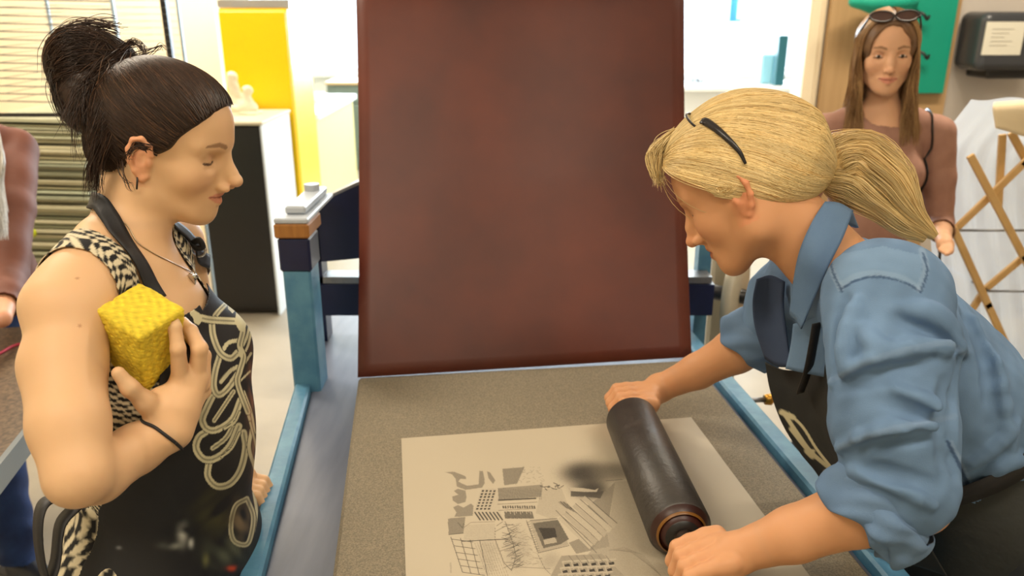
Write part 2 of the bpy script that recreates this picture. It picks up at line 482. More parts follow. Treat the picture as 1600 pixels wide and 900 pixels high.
for nm, lo, hi in (('baseboard_right', (gX(1491), RY-.015, 0), (XR, RY, .1)), ('baseboard_back', (XL, YB-.015, 0), (XR, YB, .1)),
                   ('baseboard_left', (XL, 5.735, 0), (-2.02, 5.75, .1))):
    struct(slab(nm, lo, hi, M['trim']))

# ceiling lamps out of view, added to give the room its warm light
ADDED_LAMP_LABELS = ['long ceiling light above the woman with the sponge', 'long ceiling light above the blonde woman', 'long ceiling light over the wire drying rack', 'long ceiling light in front of the towel dispenser wall', 'long ceiling light over the yellow cabinet at the back', 'long ceiling light over the window bench at the back']
for i, (x, y, e) in enumerate(ADDED_LAMP_SPOTS):
    t = empty('ceiling_light', (x, y, CE-.06), ADDED_LAMP_LABELS[i], 'ceiling light', 'ceiling lights of the studio')
    MB().span((x-.62, y-.17, CE-.06), (x+.62, y+.17, CE-.001), bev=.01).build('housing', M['white'], t)
    slab('diffuser', (x-.58, y-.13, CE-.066), (x+.58, y+.13, CE-.061), lampmat, t)
    l = area('lamp_light', (0, 0, -.02), (0, 0, 0), 1.16, .26, e, (1.0, .88, .71)); l.parent = t

# ---- the press -------------------------------------------------------
YAW = D(7.1)
RB = Rz(YAW)                       # bed frame: local y runs away along the bed
S0 = G(540, 742, .93)              # a point on the stone's left edge
ex = RB @ np.array([1.0, 0, 0]); ey = RB @ np.array([0, 1.0, 0])
def bl(p):                          # world -> bed local (x across, y along)
    d = np.asarray(p, float) - np.array([S0[0], S0[1], 0]); return d @ ex, d @ ey
def BW(x, y, z): return np.array([S0[0], S0[1], 0]) + ex*x + ey*y + np.array([0, 0, z])
def bbox(mb, x0, x1, y0, y1, z0, z1, bev=0): return mb.box((BW((x0+x1)/2, (y0+y1)/2, (z0+z1)/2)), ((x1-x0)/2, (y1-y0)/2, (z1-z0)/2), RB, bev)
HS = .93
sx1 = bl(G(1225, 733, HS))[0]       # stone right edge
syb = bl(G(830, 575, HS))[1]        # stone far edge
syf = -.85
HB = .865
rxl = bl(G(414, 755, HB+.02))[0]; rxr = bl(G(1220, 680, HB+.02))[0]
M['granite'] = mat('grained_stone', (140, 128, 106), .75, rgb2=(106, 98, 82), noise=.14, nscale=420, bump=.3, bscale=420, detail=8)
M['bedplate'] = mat('grey_bed_plate', (116, 122, 138), .38, rgb2=(88, 94, 112), noise=.3, nscale=7, stretch=(4, .6, 1))
press = empty('etching_press', BW(.4, 0, 0), 'blue steel printing press with a long flat bed and navy side frames', 'printing press')
b = MB(); bbox(b, rxl+.035, rxr-.03, syf-.15, syb+.62, HB-.03, HB, .004); b.build('bed_plate', M['bedplate'], press)
for x0, x1 in ((rxl, rxl+.035), (rxr-.03, rxr+.012)):
    b = MB(); bbox(b, x0, x1, syf-.15, syb+.5, HB-.05, HB+.02, .005)
    b.build('side_rail', M['blue'], press)
print('bed', rxl, rxr, syb, sx1)
st = MB(); bbox(st, 0, sx1, syf, syb, HB+.0005, HS, .006)
tag(st.build('litho_stone', M['granite']), 'large speckled grey stone slab lying on the press bed', 'stone slab')
for sxx in (rxl+.05, rxr-.05):
    for yy in (-.7, syb+.4):
        b = MB(); bbox(b, sxx-.035, sxx+.035, yy-.035, yy+.035, 0, HB-.03, .004); b.build('leg', M['blue'], press)
b = MB(); bbox(b, rxl+.02, rxr-.02, syf-.1, syf-.04, HB-.12, HB-.03, .004); bbox(b, rxl+.02, rxl+.07, syf-.1, syb+.4, HB-.14, HB-.05, .004)
bbox(b, rxr-.07, rxr-.02, syf-.1, syb+.4, HB-.14, HB-.05, .004); b.build('under_frame', M['navy'], press)
# side frame left: light blue post with navy band, wood block and pale cap
YP = P(458, 540, 1.9)[1]
def pw(px, py, Y): return GY(px, py, Y)
YP = G(470, 612, HB)[1]
def post_box(mb, pxl, pxr, pyt, pyb, Y, dy=.07, bev=.004):
    a = pw(pxl, pyt, Y); c = pw(pxr, pyb, Y); mb.span((a[0], Y, c[2]), (c[0], Y+dy, a[2]), bev=bev)
b = MB(); A = pw(441, 425, YP); B2 = pw(478, 380, YP)
b.span((A[0], YP, .0), (A[0]+.062, YP+.08, pw(460, 388, YP)[2]), bev=.005); b.build('upright', M['blue'], press)
b = MB(); z0 = pw(460, 425, YP)[2]; z1 = pw(460, 372, YP)[2]
b.span((A[0]-.004, YP-.004, z0+.0), (A[0]+.066, YP+.084, z1), bev=.005); b.build('upright_collar', M['navy'], press)
z2 = pw(460, 349, YP)[2]
b = MB(); b.span((A[0]-.008, YP-.008, z1), (A[0]+.068, YP+.11, z2), bev=.004); b.build('wood_block', M['wood'], press)
b = MB(); b.span((A[0]-.006, YP-.008, z2), (A[0]+.068, YP+.25, z2+.012), bev=.003); b.span((A[0]+.01, YP+.03, z2+.012), (A[0]+.055, YP+.25, z2+.03), bev=.004)
b.tube([(A[0]+.03, YP+.2, z2+.03), (A[0]+.03, YP+.2, z2+.045)], .018, 16)
b.build('block_cap', mat('pale_grey_enamel', (178, 186, 196), .4), press)
# navy sloping side cheek and cross beams behind
x0 = A[0]+.062; x1 = BW(sx1+.06, 0, 0)[0]
b = MB()
YS = YP+.30
q = [(480, 325), (560, 288), (580, 279), (580, 402), (484, 411)]
b.prism([pw(x, y, YS) for x, y in q], (0, .05, 0)); b.build('side_cheek', M['navy'], press)
b = MB(); q = [(480, 321), (560, 284), (580, 275), (580, 280), (560, 289), (480, 326)]
b.prism([pw(x, y, YS-.002) for x, y in q], (0, .054, 0)); b.build('cheek_edge', M['steel'], press)
b = MB(); a = pw(482, 433, YP+.3); c = pw(1112, 443, YP+.3); b.span((a[0], YP+.3, c[2]), (c[0], YP+.36, a[2])); b.build('cross_bar', M['steel'], press)
b = MB(); a = pw(480, 444, YP+.3); c = pw(1112, 492, YP+.3); b.span((a[0], YP+.295, c[2]), (c[0], YP+.365, a[2])); b.build('cross_beam', M['navy'], press)
b = MB(); a = pw(482, 420, YP+.3); b.span((a[0], YP+.085, .2), (a[0]+.035, YP+.3, .3)); b.span((a[0], YP+.3, 0), (a[0]+.035, YP+.36, a[2]+.12)); b.build('rear_upright', M['navy'], press)
# right side of the press
b = MB(); a = pw(1083, 370, YP+.36); b.span((a[0]+.02, YP+.365, 0), (a[0]+.055, YP+.41, a[2]+.02)); b.build('upright', M['blue'], press)
b = MB(); a = pw(1106, 380, YP+.36); b.span((a[0], YP+.37, 0), (a[0]+.014, YP+.42, a[2]+.05)); b.build('tie_rod', M['steel'], press)
b = MB(); c0 = pw(1138, 460, YP+.5)
b.lathe([(0, 0), (0, .10), (.005, .13), (.03, .135), (.035, .13), (.035, 0)], c0, c0 + np.array([1, -.5, 0]), 40)
fw = b.build('flywheel', mat('cream_grey_enamel', (188, 180, 160), .4), press, True)
b = MB(); b.tube([c0 + np.array([x, -.5*x, 0])*1.0 for x in (-.12, .0, .08)], .022, 16); b.build('axle', M['black'], press, True)
b = MB(); a = pw(1118, 395, YP+.6); b.span((a[0], YP+.62, 0), (a[0]+.1, YP+.66, a[2]), bev=.01); b.build('gear_housing', mat('beige_enamel', (176, 168, 146), .45), press)
# low grey table frame visible through the press
b = MB()
for pz in (520, 550):
    a = pw(500, pz, 3.3); b.span((a[0], 3.3, a[2]-.012), (a[0]+.9, 3.9, a[2]+.01))
for xx in (0.0, .86):
    a = pw(502, 520, 3.3); b.span((a[0]+xx, 3.3, 0), (a[0]+xx+.03, 3.33, a[2])); b.span((a[0]+xx, 3.87, 0), (a[0]+xx+.03, 3.9, a[2]))
tag(b.build('low_table', M['steel']), 'low pale metal table frame standing on the floor behind the press', 'table')
# thumb screw on the right bed side
a = G(1192, 612, HB)
t = empty('clamp_screw', (BW(rxr+.05, bl(a)[1], HB-.02)), 'small brass clamp screw on the right side of the press bed', 'clamp')
c = BW(rxr+.012, bl(a)[1]-.02, HB-.01)
MB().tube([c, c+ex*.05], .006, 12).build('shaft', M['steel'], t, True)
MB().lathe([(0, 0), (0, .012), (.014, .014), (.02, .008), (.02, 0)], c+ex*.05, c+ex*.09, 16).build('knob', mat('brass', (190, 140, 60), .3, .9), t, True)

# tympan sheet: tall rust-brown sheet, curved slightly, leaning back
M['rust'] = mat('rust_brown_board', (110, 48, 28), .45, rgb2=(66, 28, 22), noise=.3, nscale=4, bump=.03, bscale=40, spec=.45)
A0 = G(559, 590, HS+.004); A1 = G(1080, 558, HS+.004)
T0 = P(557, 0, 1.93); T1 = P(1068, 0, 1.99)
n, k = 40, 24; V = []
for i in range(n+1):
    for j in range(k+1):
        s_, t_ = j/k, i/n*1.28
        a = A0 + (T0-A0)*t_; c = A1 + (T1-A1)*t_
        p = a*(1-s_) + c*s_
        p = p + np.array([0, -.035*math.sin(math.pi*s_)*min(t_*2, 1) + .03*math.sin(math.pi*min(t_, 1)), 0])
        V.append(p)
Q = [[i*(k+1)+j, i*(k+1)+j+1, (i+1)*(k+1)+j+1, (i+1)*(k+1)+j] for i in range(n) for j in range(k)]
o = build('tympan_sheet', V, Q, M['rust']); solidify(o, .004, 1)
tag(o, 'tall rust-brown tympan sheet standing upright at the far end of the stone', 'press board')

# ---- roller ----------------------------------------------------------
RR = .0475
r0 = G(1066, 836, HS+RR+.001); r1 = G(986, 655, HS+RR+.001)
ax = (r1-r0)/np.linalg.norm(r1-r0); LR = np.linalg.norm(r1-r0)
print('roller len', LR)
roll = empty('ink_roller', (r0+r1)/2 - [0, 0, RR], 'long black leather ink roller held in both hands on the print', 'ink roller')
M['leather'] = mat('inked_leather', (58, 53, 49), .45, rgb2=(44, 40, 37), noise=.2, nscale=22, bump=.12, bscale=90, spec=.6)
MB().lathe([(.012, RR-.004), (.016, RR), (LR-.004, RR), (LR, RR-.004), (LR+.001, RR-.012)], r0, r1, 64).build('drum', M['leather'], roll, True)
for nm, t0, t1, ra, rb, cc in (('end_ring', .004, .012, RR-.010, RR-.003, (50, 24, 18)), ('end_ring', .001, .004, RR-.013, RR-.010, (120, 78, 22)), ('end_ring', -.002, .003, RR-.022, RR-.015, (56, 20, 14)), ('end_plate', -.004, 0, .001, RR-.022, (22, 20, 20))):
    MB().lathe([(t0, ra), (t1, rb), (t1+.006, rb), (t1+.008, .002)] if nm == 'end_ring' else [(t0, .001), (t0, rb), (t1+.006, rb)], r0, r1, 48).build(nm, mat('roller_end', cc, .4), roll, True)
MB().lathe([(LR, RR-.012), (LR+.002, RR-.02), (LR+.003, .001)], r0, r1, 48).build('end_plate', M['black'], roll, True)
HW = mat('dark_handle_wood', (46, 32, 22), .4)
hprof = [(0, .001), (0, .012), (.01, .016), (.04, .0165), (.075, .015), (.092, .016), (.100, .012), (.102, .001)]
MB().lathe(hprof, r0-ax*.002, r0-ax*.2, 24).build('handle', HW, roll, True)
MB().lathe(hprof, r1+ax*.002, r1+ax*.2, 24).build('handle', HW, roll, True)

# ---- printed sheet ---------------------------------------------------
c_tl = G(627, 685, HS+.001); c_tr = G(1080, 652, HS+.001)
u = (c_tr-c_tl); Wp = np.linalg.norm(u); u /= Wp; v = np.array([u[1], -u[0], 0])
c_br = G(1240, 900, HS+.001)
Hp = .52
NX, NY = int(Wp/.0009), int(Hp/.0009)
gx, gy = np.meshgrid(np.linspace(0, Wp, NX+1), np.linspace(0, Hp, NY+1))
PV = c_tl + gx.ravel()[:, None]*u + gy.ravel()[:, None]*v
# right edge tapers so that it runs to its corner
PV = PV + np.zeros_like(PV); PV[:, 2] = HS + .0012
X, Y, _ = proj(PV)
def lit_draw(X, Y):
    zz = lambda x, y: (x/3.461 + 600, y/3.461 + 640)       # drawing noted at 3.461x
    g = np.full(len(X), 1.0)
    def poly(pts, val, a=1.0):
        nonlocal g
        m_ = in_poly(X, Y, [zz(*p) for p in pts]); g = np.where(m_, g*(1-a) + val*a, g)
    def line(pts, w=2, val=.25, a=1.0):
        nonlocal g
        d = seg_dist(X, Y, [zz(*p) for p in pts]); c = (1-ss(w/2-.8, w/2+1.0, d*3.461))*a; g = g*(1-c) + val*c
    rn = random.Random(3)
    # grey sky washes
    def soft(x, y, rx, ry, val, a):
        nonlocal g
        cx, cy = zz(x, y); t_ = np.exp(-(((X-cx)*3.461/rx)**2 + ((Y-cy)*3.461/ry)**2)**1.5)*a; g = g*(1-t_) + val*t_
    def wash(pts, w, val=.62): line([tuple(p) for p in spline(pts, 8*len(pts))], w, val)
    poly([(640, 320), (760, 310), (720, 400), (650, 410)], .62); poly([(345, 590), (440, 580), (430, 670), (350, 675)], .62)
    for pg in ([(330, 338), (380, 336), (440, 360), (446, 376), (412, 374), (402, 390), (450, 412), (512, 404), (516, 332), (534, 332), (546, 396), (530, 422), (440, 434), (395, 416), (386, 372), (368, 350)],
               [(556, 334), (572, 338), (602, 382), (590, 402), (566, 372)], [(378, 440), (400, 428), (440, 438), (447, 470), (440, 500), (400, 511), (372, 492), (370, 470), (402, 460)],
               [(374, 528), (400, 516), (430, 530), (470, 508), (484, 520), (480, 574), (380, 581), (392, 556)]):
        poly(pg, .64)
    line([(400, 612), (425, 640), (432, 614)], 4, .4)
    soft(1080, 345, 120, 62, .16, .95); soft(1240, 335, 130, 50, .45, .8); soft(1120, 430, 95, 52, .14, .9)
    poly([(1100, 520), (1170, 470), (1250, 390), (1210, 640), (1110, 560)], .58, .8); poly([(1000, 720), (1200, 640), (1220, 740), (1040, 780)], .66)
    poly([(1250, 390), (1600, 360), (1640, 900), (1000, 900), (1210, 660)], .74, .7)
    poly([(850, 430), (960, 425), (1010, 560), (900, 590), (820, 560)], .9)
    soft(720, 760, 70, 110, .78, .6); soft(560, 780, 50, 100, .8, .5); soft(900, 820, 60, 50, .74, .6)
    # block tower with windows
    poly([(525, 430), (610, 425), (640, 590), (520, 600), (485, 550)], .96)
    for r_ in range(7):
        for cc in range(4):
            x = 530 + cc*21 - r_*5; y = 436 + r_*16
            poly([(x, y), (x+12, y-1), (x+9, y+9), (x-3, y+10)], .2)
    for i in range(7): line([(492+i*20, 556), (520+i*20, 596)], 7, .22)
    poly([(615, 425), (860, 405), (850, 470), (620, 490)], .52, .7)
    for i in range(26):
        x = 620 + i*9; line([(x, 428+rn.uniform(-5, 8)), (x+6, 480+rn.uniform(-8, 6))], 2, .35, .7)
    line([(620, 490), (820, 480)], 7, .22)
    for i in range(14): poly([(640+i*13, 520), (648+i*13, 519), (650+i*13, 534), (642+i*13, 535)], .35)
    for i in range(14): poly([(650+i*11, 552), (658+i*11, 550), (668+i*11, 588), (655+i*11, 590)], .3, .8)
    line([(615, 512), (830, 500)], 2, .4); line([(620, 545), (820, 535)], 2, .4)
    # scratchy tree
    for i in range(60):
        x, y = 760+rn.uniform(-60, 110), 350+rn.uniform(-40, 50); line([(x, y), (x+rn.uniform(-18, 18), y+rn.uniform(-12, 12))], 1.3, .5, .7)
    # bare dark knot and curl
    for i in range(16):
        x, y = 900+rn.uniform(-40, 60), 415+rn.uniform(-12, 18); line([(x, y), (x+rn.uniform(-25, 25), y+rn.uniform(-10, 10))], 4, .2, .8)
    poly([(1000, 420), (1080, 425), (1140, 435), (1160, 425), (1150, 445), (1090, 445), (1010, 440)], .88)
    poly([(1010, 440), (1100, 450), (1190, 440), (1170, 480), (1080, 470), (1010, 470)], .25, .85)
    # stripy tilted slab
    for i in range(6):
        x, y = 940 + i*26, 590 - i*22
        poly([(x, y), (x+16, y-13), (x+190, y+140), (x+172, y+166)], .93 if i % 2 == 0 else .86)
        line([(x+18, y-16), (x+190, y+134)], 3.2, .35)
    for i in range(9): line([(945+i*9, 500-i*3+i*i), (985+i*8, 530+i*4)], 5, .2 if i % 2 else .6, .8)
    line([(930, 545), (1150, 775)], 3, .4)
    # hut with dark door
    poly([(790, 600), (930, 590), (1000, 730), (840, 775)], .83)
    poly([(805, 615), (940, 596), (1000, 700), (955, 728), (862, 750)], .42)
    poly([(835, 640), (925, 640), (935, 690), (865, 700)], .16)
    poly([(862, 705), (925, 690), (935, 718), (870, 730)], .85)
    line([(790, 600), (935, 588)], 3, .3); line([(770, 600), (835, 775)], 4, .45); line([(835, 775), (1000, 735)], 3, .4)
    for i in range(14): line([(772+i*4, 610+i*12), (790+i*4, 606+i*12)], 2, .4)
    # wooden rocks
    for i in range(70):
        t_ = rn.random(); x = 690+rn.uniform(0, 110)+t_*40; y = 620 + t_*230
        line([(x, y), (x+rn.uniform(10, 34), y+rn.uniform(-10, 10))], 1.3, .5, .7)
    # netting
    for i in range(26):
        x, y = 600+rn.uniform(0, 70)+i*2.2, 620+i*9
        line([(x, y), (x+rn.uniform(30, 60), y+rn.uniform(-26, 26))], 1.8, .22); line([(x+50, y), (x+rn.uniform(-10, 20), y+rn.uniform(15, 40))], 1.8, .25)
    line([(655, 605), (690, 700), (715, 790), (690, 870)], 2.5, .25); line([(600, 640), (600, 700), (650, 830), (690, 870)], 2.5, .25)
    # lattice window
    for i in range(4): line([(362+i*52, 690+i*6), (425+i*45, 880+i*6)], 3, .22)
    for i in range(6): line([(364+i*13, 700+i*36), (480+i*13, 716+i*36)], 2.6, .25)
    line([(350, 676), (430, 668)], 3, .2); line([(420, 712), (670, 700)], 4, .2)
    poly([(440, 625), (600, 615), (600, 700), (430, 705)], .93); line([(430, 640), (470, 610), (600, 606)], 2, .5)
    for i in range(9): line([(490+i*14, 720), (560+i*14, 900)], 2, .62, .7)
    for i in range(18): line([(540+rn.uniform(-40, 60), 730+i*9), (570+rn.uniform(0, 60), 735+i*9)], 1.3, .6, .7)
    # crate stack at the lower right
    poly([(960, 790), (1180, 780), (1300, 900), (900, 900)], .72)
    for r_ in range(3):
        for cc in range(6):
            x, y = 975 + cc*48 - r_*10, 838 + r_*34 - cc*2
            poly([(x, y), (x+26, y-6), (x+34, y+16), (x+6, y+20)], .14)
            line([(x-10, y-14), (x+38, y-20)], 9, .92); line([(x-8, y-8), (x+4, y+30)], 6, .9)
    for i in range(6): line([(1000+i*40, 790), (1030+i*40, 830)], 4, .5, .8)
    line([(830, 780), (870, 860), (900, 890)], 2, .45); line([(700, 850), (900, 860)], 2, .45)
    # sweeping leaves on the right
    for i in range(7): line([(1215+i*8, 760), (1300+i*16, 745+i*6), (1430+i*10, 840+i*8), (1500, 900)], 1.6, .58, .8)
    line([(1200, 385), (1290, 378)], 2, .3)
    # faint stamp
    line([(360, 830), (362, 880)], 9, .86)
    return g
g = lit_draw(X, Y)
base = np.array(lin((180, 168, 146)))
dark = np.array(lin((28, 24, 21)))
# graphite-like grain in the ink only
gn = RNG.uniform(-.05, .05, len(g)); g = np.clip(np.where(g < .98, g+gn, g), 0, 1)
colr = dark + (base-dark)*g[:, None]**1.6
inside = np.ones(len(X), bool)
idx = np.arange((NX+1)*(NY+1)).reshape(NY+1, NX+1)
Q = np.stack([idx[:-1, :-1], idx[1:, :-1], idx[1:, 1:], idx[:-1, 1:]], -1).reshape(-1, 4)
M['paper'] = attrmat('printed_sheet', .5, spec=.4)
o = build('printed_sheet', PV, Q, M['paper'], None, True, colr); solidify(o, .0008, -1)
tag(o, 'pale sheet with a black drawing of tumbling buildings lying on the stone', 'print')
# ================================================================== BACKGROUND THINGS
def gy(px, py, Y): return GY(px, py, Y)
def fbox(mb, pl, pr, pt, pb, Y, depth, bev=.006, floor=False):
    a = gy(pl, pt, Y); c = gy(pr, pb, Y); mb.span((a[0], Y, 0 if floor else c[2]), (c[0], Y+depth, a[2]), bev=bev); return a, c
# yellow cabinet
Yc = 5.05
a = gy(338, 12, Yc); c = gy(446, 12, Yc)
yc = empty('storage_cabinet', ((a[0]+c[0])/2, Yc+.25, 0), 'tall bright yellow metal cabinet standing against the cream wall', 'cabinet')
b = MB(); b.span((a[0], Yc+.02, .02), (c[0], Yc+.55, a[2]), bev=.01); b.build('body', M['yellow'], yc)
mx = (a[0]+c[0])/2
b = MB(); b.span((a[0]+.006, Yc, .06), (c[0]-.006, Yc+.019, a[2]-.02), bev=.004); d_ = b.build('door', M['yellow'], yc)
b = MB(); b.tube([(c[0]-.05, Yc-.03, .95), (c[0]-.05, Yc-.03, 1.1)], .007); b.tube([(c[0]-.05, Yc-.03, .96), (c[0]-.05, Yc, .96)], .006); b.tube([(c[0]-.05, Yc-.03, 1.09), (c[0]-.05, Yc, 1.09)], .006); b.build('handle', M['steel'], d_, True)
t = empty('metal_tray', (mx, Yc+.2, a[2]), 'shallow shiny metal tray lying on top of the yellow cabinet', 'tray')
b = MB(); zt = a[2]+.001; b.span((a[0]+.0, Yc+.02, zt), (c[0]+.02, Yc+.4, zt+.008)); b.span((a[0], Yc+.02, zt+.008), (a[0]+.01, Yc+.4, zt+.045)); b.span((c[0]+.01, Yc+.02, zt+.008), (c[0]+.02, Yc+.4, zt+.045))
b.span((a[0]+.01, Yc+.02, zt+.008), (c[0]+.01, Yc+.03, zt+.045)); b.span((a[0]+.01, Yc+.39, zt+.008), (c[0]+.01, Yc+.4, zt+.045)); b.build('pan', M['chrome'], t)
b = MB(); b.tube([(c[0]+.02, Yc+.12, zt+.035), (c[0]+.07, Yc+.12, zt+.04), (c[0]+.07, Yc+.3, zt+.04), (c[0]+.02, Yc+.3, zt+.035)], .006); b.build('handle', M['chrome'], t, True)

# black cabinet with a pale side, in front of it
Yb = 4.42
a = gy(300, 190, Yb); c = gy(408, 190, Yb)
bc = empty('low_cabinet', ((a[0]+c[0])/2, Yb+.25, 0), 'waist-high black cabinet with a pale side panel, plaster cast on top', 'cabinet')
b = MB(); b.span((a[0], Yb+.02, .02), (c[0]-.012, Yb+.57, a[2]-.02), bev=.004); b.build('body', M['black'], bc)
b = MB(); b.span((a[0]+.004, Yb, .05), (c[0]-.016, Yb+.019, a[2]-.03), bev=.003); dd = b.build('door', M['black'], bc)
b = MB(); b.tube([(a[0]+.06, Yb-.02, .8), (a[0]+.06, Yb-.02, .92)], .006); b.tube([(a[0]+.06, Yb-.02, .81), (a[0]+.06, Yb, .81)], .005); b.tube([(a[0]+.06, Yb-.02, .91), (a[0]+.06, Yb, .91)], .005); b.build('handle', M['steel'], dd, True)
b = MB(); b.span((c[0]-.012, Yb+.0, .0), (c[0], Yb+.57, a[2]-.02), bev=.002); b.build('side_panel', mat('pale_side', (226, 236, 244), .35), bc)
b = MB(); b.span((a[0]-.01, Yb-.01, a[2]-.02), (c[0]+.008, Yb+.58, a[2]), bev=.004); b.build('top', mat('pale_top', (206, 196, 170), .5), bc)
# plaster cast: a draped, seated form
zb = a[2]; x_ = gy(380, 170, Yb+.35)[0]
pr = [ell((x_, Yb+.35, zb+.035), (.085, .06, .045)), cone((x_-.03, Yb+.35, zb+.05), (x_-.045, Yb+.35, zb+.19), .045, .028, .03), ell((x_-.045, Yb+.35, zb+.21), .032, None, .015),
      cone((x_+.02, Yb+.34, zb+.05), (x_+.035, Yb+.34, zb+.12), .035, .02, .03), ell((x_+.04, Yb+.34, zb+.135), .028, None, .015), cone((x_-.06, Yb+.34, zb+.16), (x_+.03, Yb+.33, zb+.07), .012, .01, .02), rbox((x_, Yb+.35, zb+.006), (.095, .07, .006), None, .003, .01)]
V_, Q_ = mesh_sdf(pr, .006, post=lambda p: .003*snoise(p, 70, 3))
V_[:, 2] = np.maximum(V_[:, 2], zb+.0005)
tag(build('plaster_cast', V_, Q_, M['plaster'], None, True), 'off-white plaster cast standing on the black cabinet', 'sculpture')
# pale worktop unit behind the yellow cabinet
Yw = 6.4
a = gy(462, 178, Yw); c = gy(502, 178, Yw)
wc_ = empty('worktop_unit', ((a[0]+c[0])/2, Yw+.5, 0), 'pale cream worktop unit standing behind the yellow cabinet', 'cabinet')
b = MB(); b.span((a[0]-.3, Yw+.03, .02), (c[0]-.06, Yw+1.6, a[2]-.045), bev=.005); b.build('body', mat('cream_laminate', (222, 206, 140), .5), wc_)
b = MB(); b.span((a[0]-.3, Yw, a[2]-.045), (c[0]-.02, Yw+1.62, a[2]), bev=.004); b.build('worktop', M['white'], wc_)
b = MB(); b.span((a[0]-.28, Yw+.012, .08), (c[0]-.08, Yw+.029, a[2]-.06), bev=.003); dd = b.build('door', mat('cream_door', (224, 208, 146), .5), wc_)
b = MB(); b.tube([(c[0]-.12, Yw+.0, .7), (c[0]-.12, Yw+.0, .8)], .006); b.build('handle', M['steel'], dd, True)
# white pot with a small plant shape on the worktop
b = MB(); pz = a[2]; b.lathe([(0, .001), (0, .04), (.09, .055), (.095, .05), (.03, .035), (.03, .001)], (c[0]-.2, Yw+.8, pz+.001), (c[0]-.2, Yw+.8, pz+1), 24)
tag(b.build('white_pot', M['white'], None, True), 'small white pot on the pale worktop behind the yellow cabinet', 'pot')
# grey-green cabinet far back
Yg = 9.0
a = gy(509, 128, Yg); c = gy(640, 128, Yg)
gc = empty('drawer_cabinet', ((a[0]+c[0])/2, Yg+.3, 0), 'grey-green metal drawer cabinet with a tan top far back below the windows', 'cabinet')
b = MB(); b.span((a[0], Yg+.02, .0), (c[0], Yg+.6, a[2]-.03), bev=.006); b.build('body', M['greymetal'], gc)
nd = 5; hh = (a[2]-.09)/nd
for i in range(nd):
    b = MB(); b.span((a[0]+.02, Yg+.0, .04+i*hh), (c[0]-.02, Yg+.019, .03+(i+1)*hh), bev=.004); dw = b.build('drawer', M['greymetal'], gc)
    b = MB(); b.span(((a[0]+c[0])/2-.06, Yg-.015, .05+(i+.6)*hh), ((a[0]+c[0])/2+.06, Yg-.001, .065+(i+.6)*hh)); b.build('handle', M['steel'], dw)
b = MB(); b.span((a[0]-.01, Yg-.01, a[2]-.03), (c[0]+.01, Yg+.61, a[2]), bev=.004); b.build('top', mat('tan_top', (214, 182, 140), .5), gc)
# window-sill things on the left
def jar(px, pyt, pyb, Y, r_, col, label, catg='jar', name='jar', metal=0.0):
    p0 = gy(px, pyb, Y); h_ = gy(px, pyt, Y)[2]-p0[2]; b = MB()
    b.lathe([(0, .001), (0, r_*.9), (h_*.1, r_), (h_*.7, r_), (h_*.82, r_*.6), (h_*.98, r_*.62), (h_, r_*.55), (h_, .001)], p0, p0+[0, 0, 1], 24)
    return tag(b.build(name, mat('jar_'+label[:8], col, .3, metal), None, True), label, catg)
# white work bench under the right windows, with things standing on it
Yr = 7.4
a = gy(1060, 136, Yr); c = gy(1262, 136, Yr)
wb_ = empty('work_bench', ((a[0]+c[0])/2+.3, Yr+.4, 0), 'long white work bench standing below the bright windows at the right', 'table')
b = MB(); b.span((a[0]-.5, Yr, a[2]-.04), (c[0]+1.2, Yr+.8, a[2]), bev=.005); b.build('tabletop', M['white'], wb_)
for xx in (a[0]-.45, c[0]+1.12):
    for yy in (Yr+.05, Yr+.7): MB().span((xx, yy, 0), (xx+.05, yy+.05, a[2]-.04)).build('leg', M['white'], wb_)
b = MB(); b.span((a[0]-.4, Yr+.12, .1), (c[0]+1.1, Yr+.14, a[2]-.04)); b.build('modesty_panel', M['white'], wb_)
zt = a[2]
def onbench(px): return gy(px, 130, Yr+.25)[0]
def stand(px, w, h, d, name, col, label, catg, yo=.25, z=None):
    x = gy(px, 100, Yr+yo)[0]; b = MB(); z = zt if z is None else z
    b.span((x-w/2, Yr+yo, z+.001), (x+w/2, Yr+yo+d, z+h), bev=min(w, d)*.08); return tag(b.build(name, mat('paint_'+name+label[:6], col, .45), None), label, catg)
stand(1207, .20, .27, .16, 'pale_blue_box', (150, 206, 224), 'pale blue box standing on the white bench beside the dark teal one', 'box', .30)
stand(1221, .085, .44, .12, 'dark_teal_box', (24, 92, 104), 'narrow dark teal upright box on the white bench', 'box', .12)
stand(1146, .05, .0001+.5, .02, 'white_stand', (236, 236, 236), 'slim white upright panel on the bench below the windows', 'panel', .5)
# small lamps / glass on the bench at the left end
for px, r_, lb in ((1078, .06, 'round clear glass jar on the bench, next to the brown sheet'), (1102, .05, 'round clear glass jar on the bench, nearer the blonde hair')):
    x = gy(px, 120, Yr+.15)[0]; b = MB()
    b.lathe([(0, .001), (0, r_*.6), (r_*.5, r_), (r_*1.2, r_), (r_*1.8, r_*.5), (r_*2.1, r_*.5), (r_*2.1, .001)], (x, Yr+.15, zt+.001), (x, Yr+.15, zt+1), 24)
    tag(b.build('glass_jar', glassmat('jar_glass', (.9, .96, 1.0), .25), None, True), lb, 'jar', 'clear glass jars on the bench')
stand(1092, .12, .05, .1, 'grey_block', (120, 122, 130), 'small grey block on the bench between the glass jars', 'block', .4)
# blue strip hanging in the window
a = gy(1147, -60, 9.6); c = gy(1158, 34, 9.6)
b = MB(); b.span((a[0], 9.6, c[2]), (c[0], 9.62, a[2])); tag(b.build('hanging_banner', mat('banner_blue', (60, 140, 210), .6)), 'narrow blue banner hanging in front of the right window', 'banner')
a = gy(1160, -60, 9.5); c = gy(1196, 30, 9.5)
b = MB(); b.span((a[0], 9.5, c[2]), (c[0], 9.52, a[2])); tag(b.build('hanging_paper', mat('banner_white', (226, 226, 230), .6)), 'white paper sheet hanging beside the narrow blue banner', 'paper')

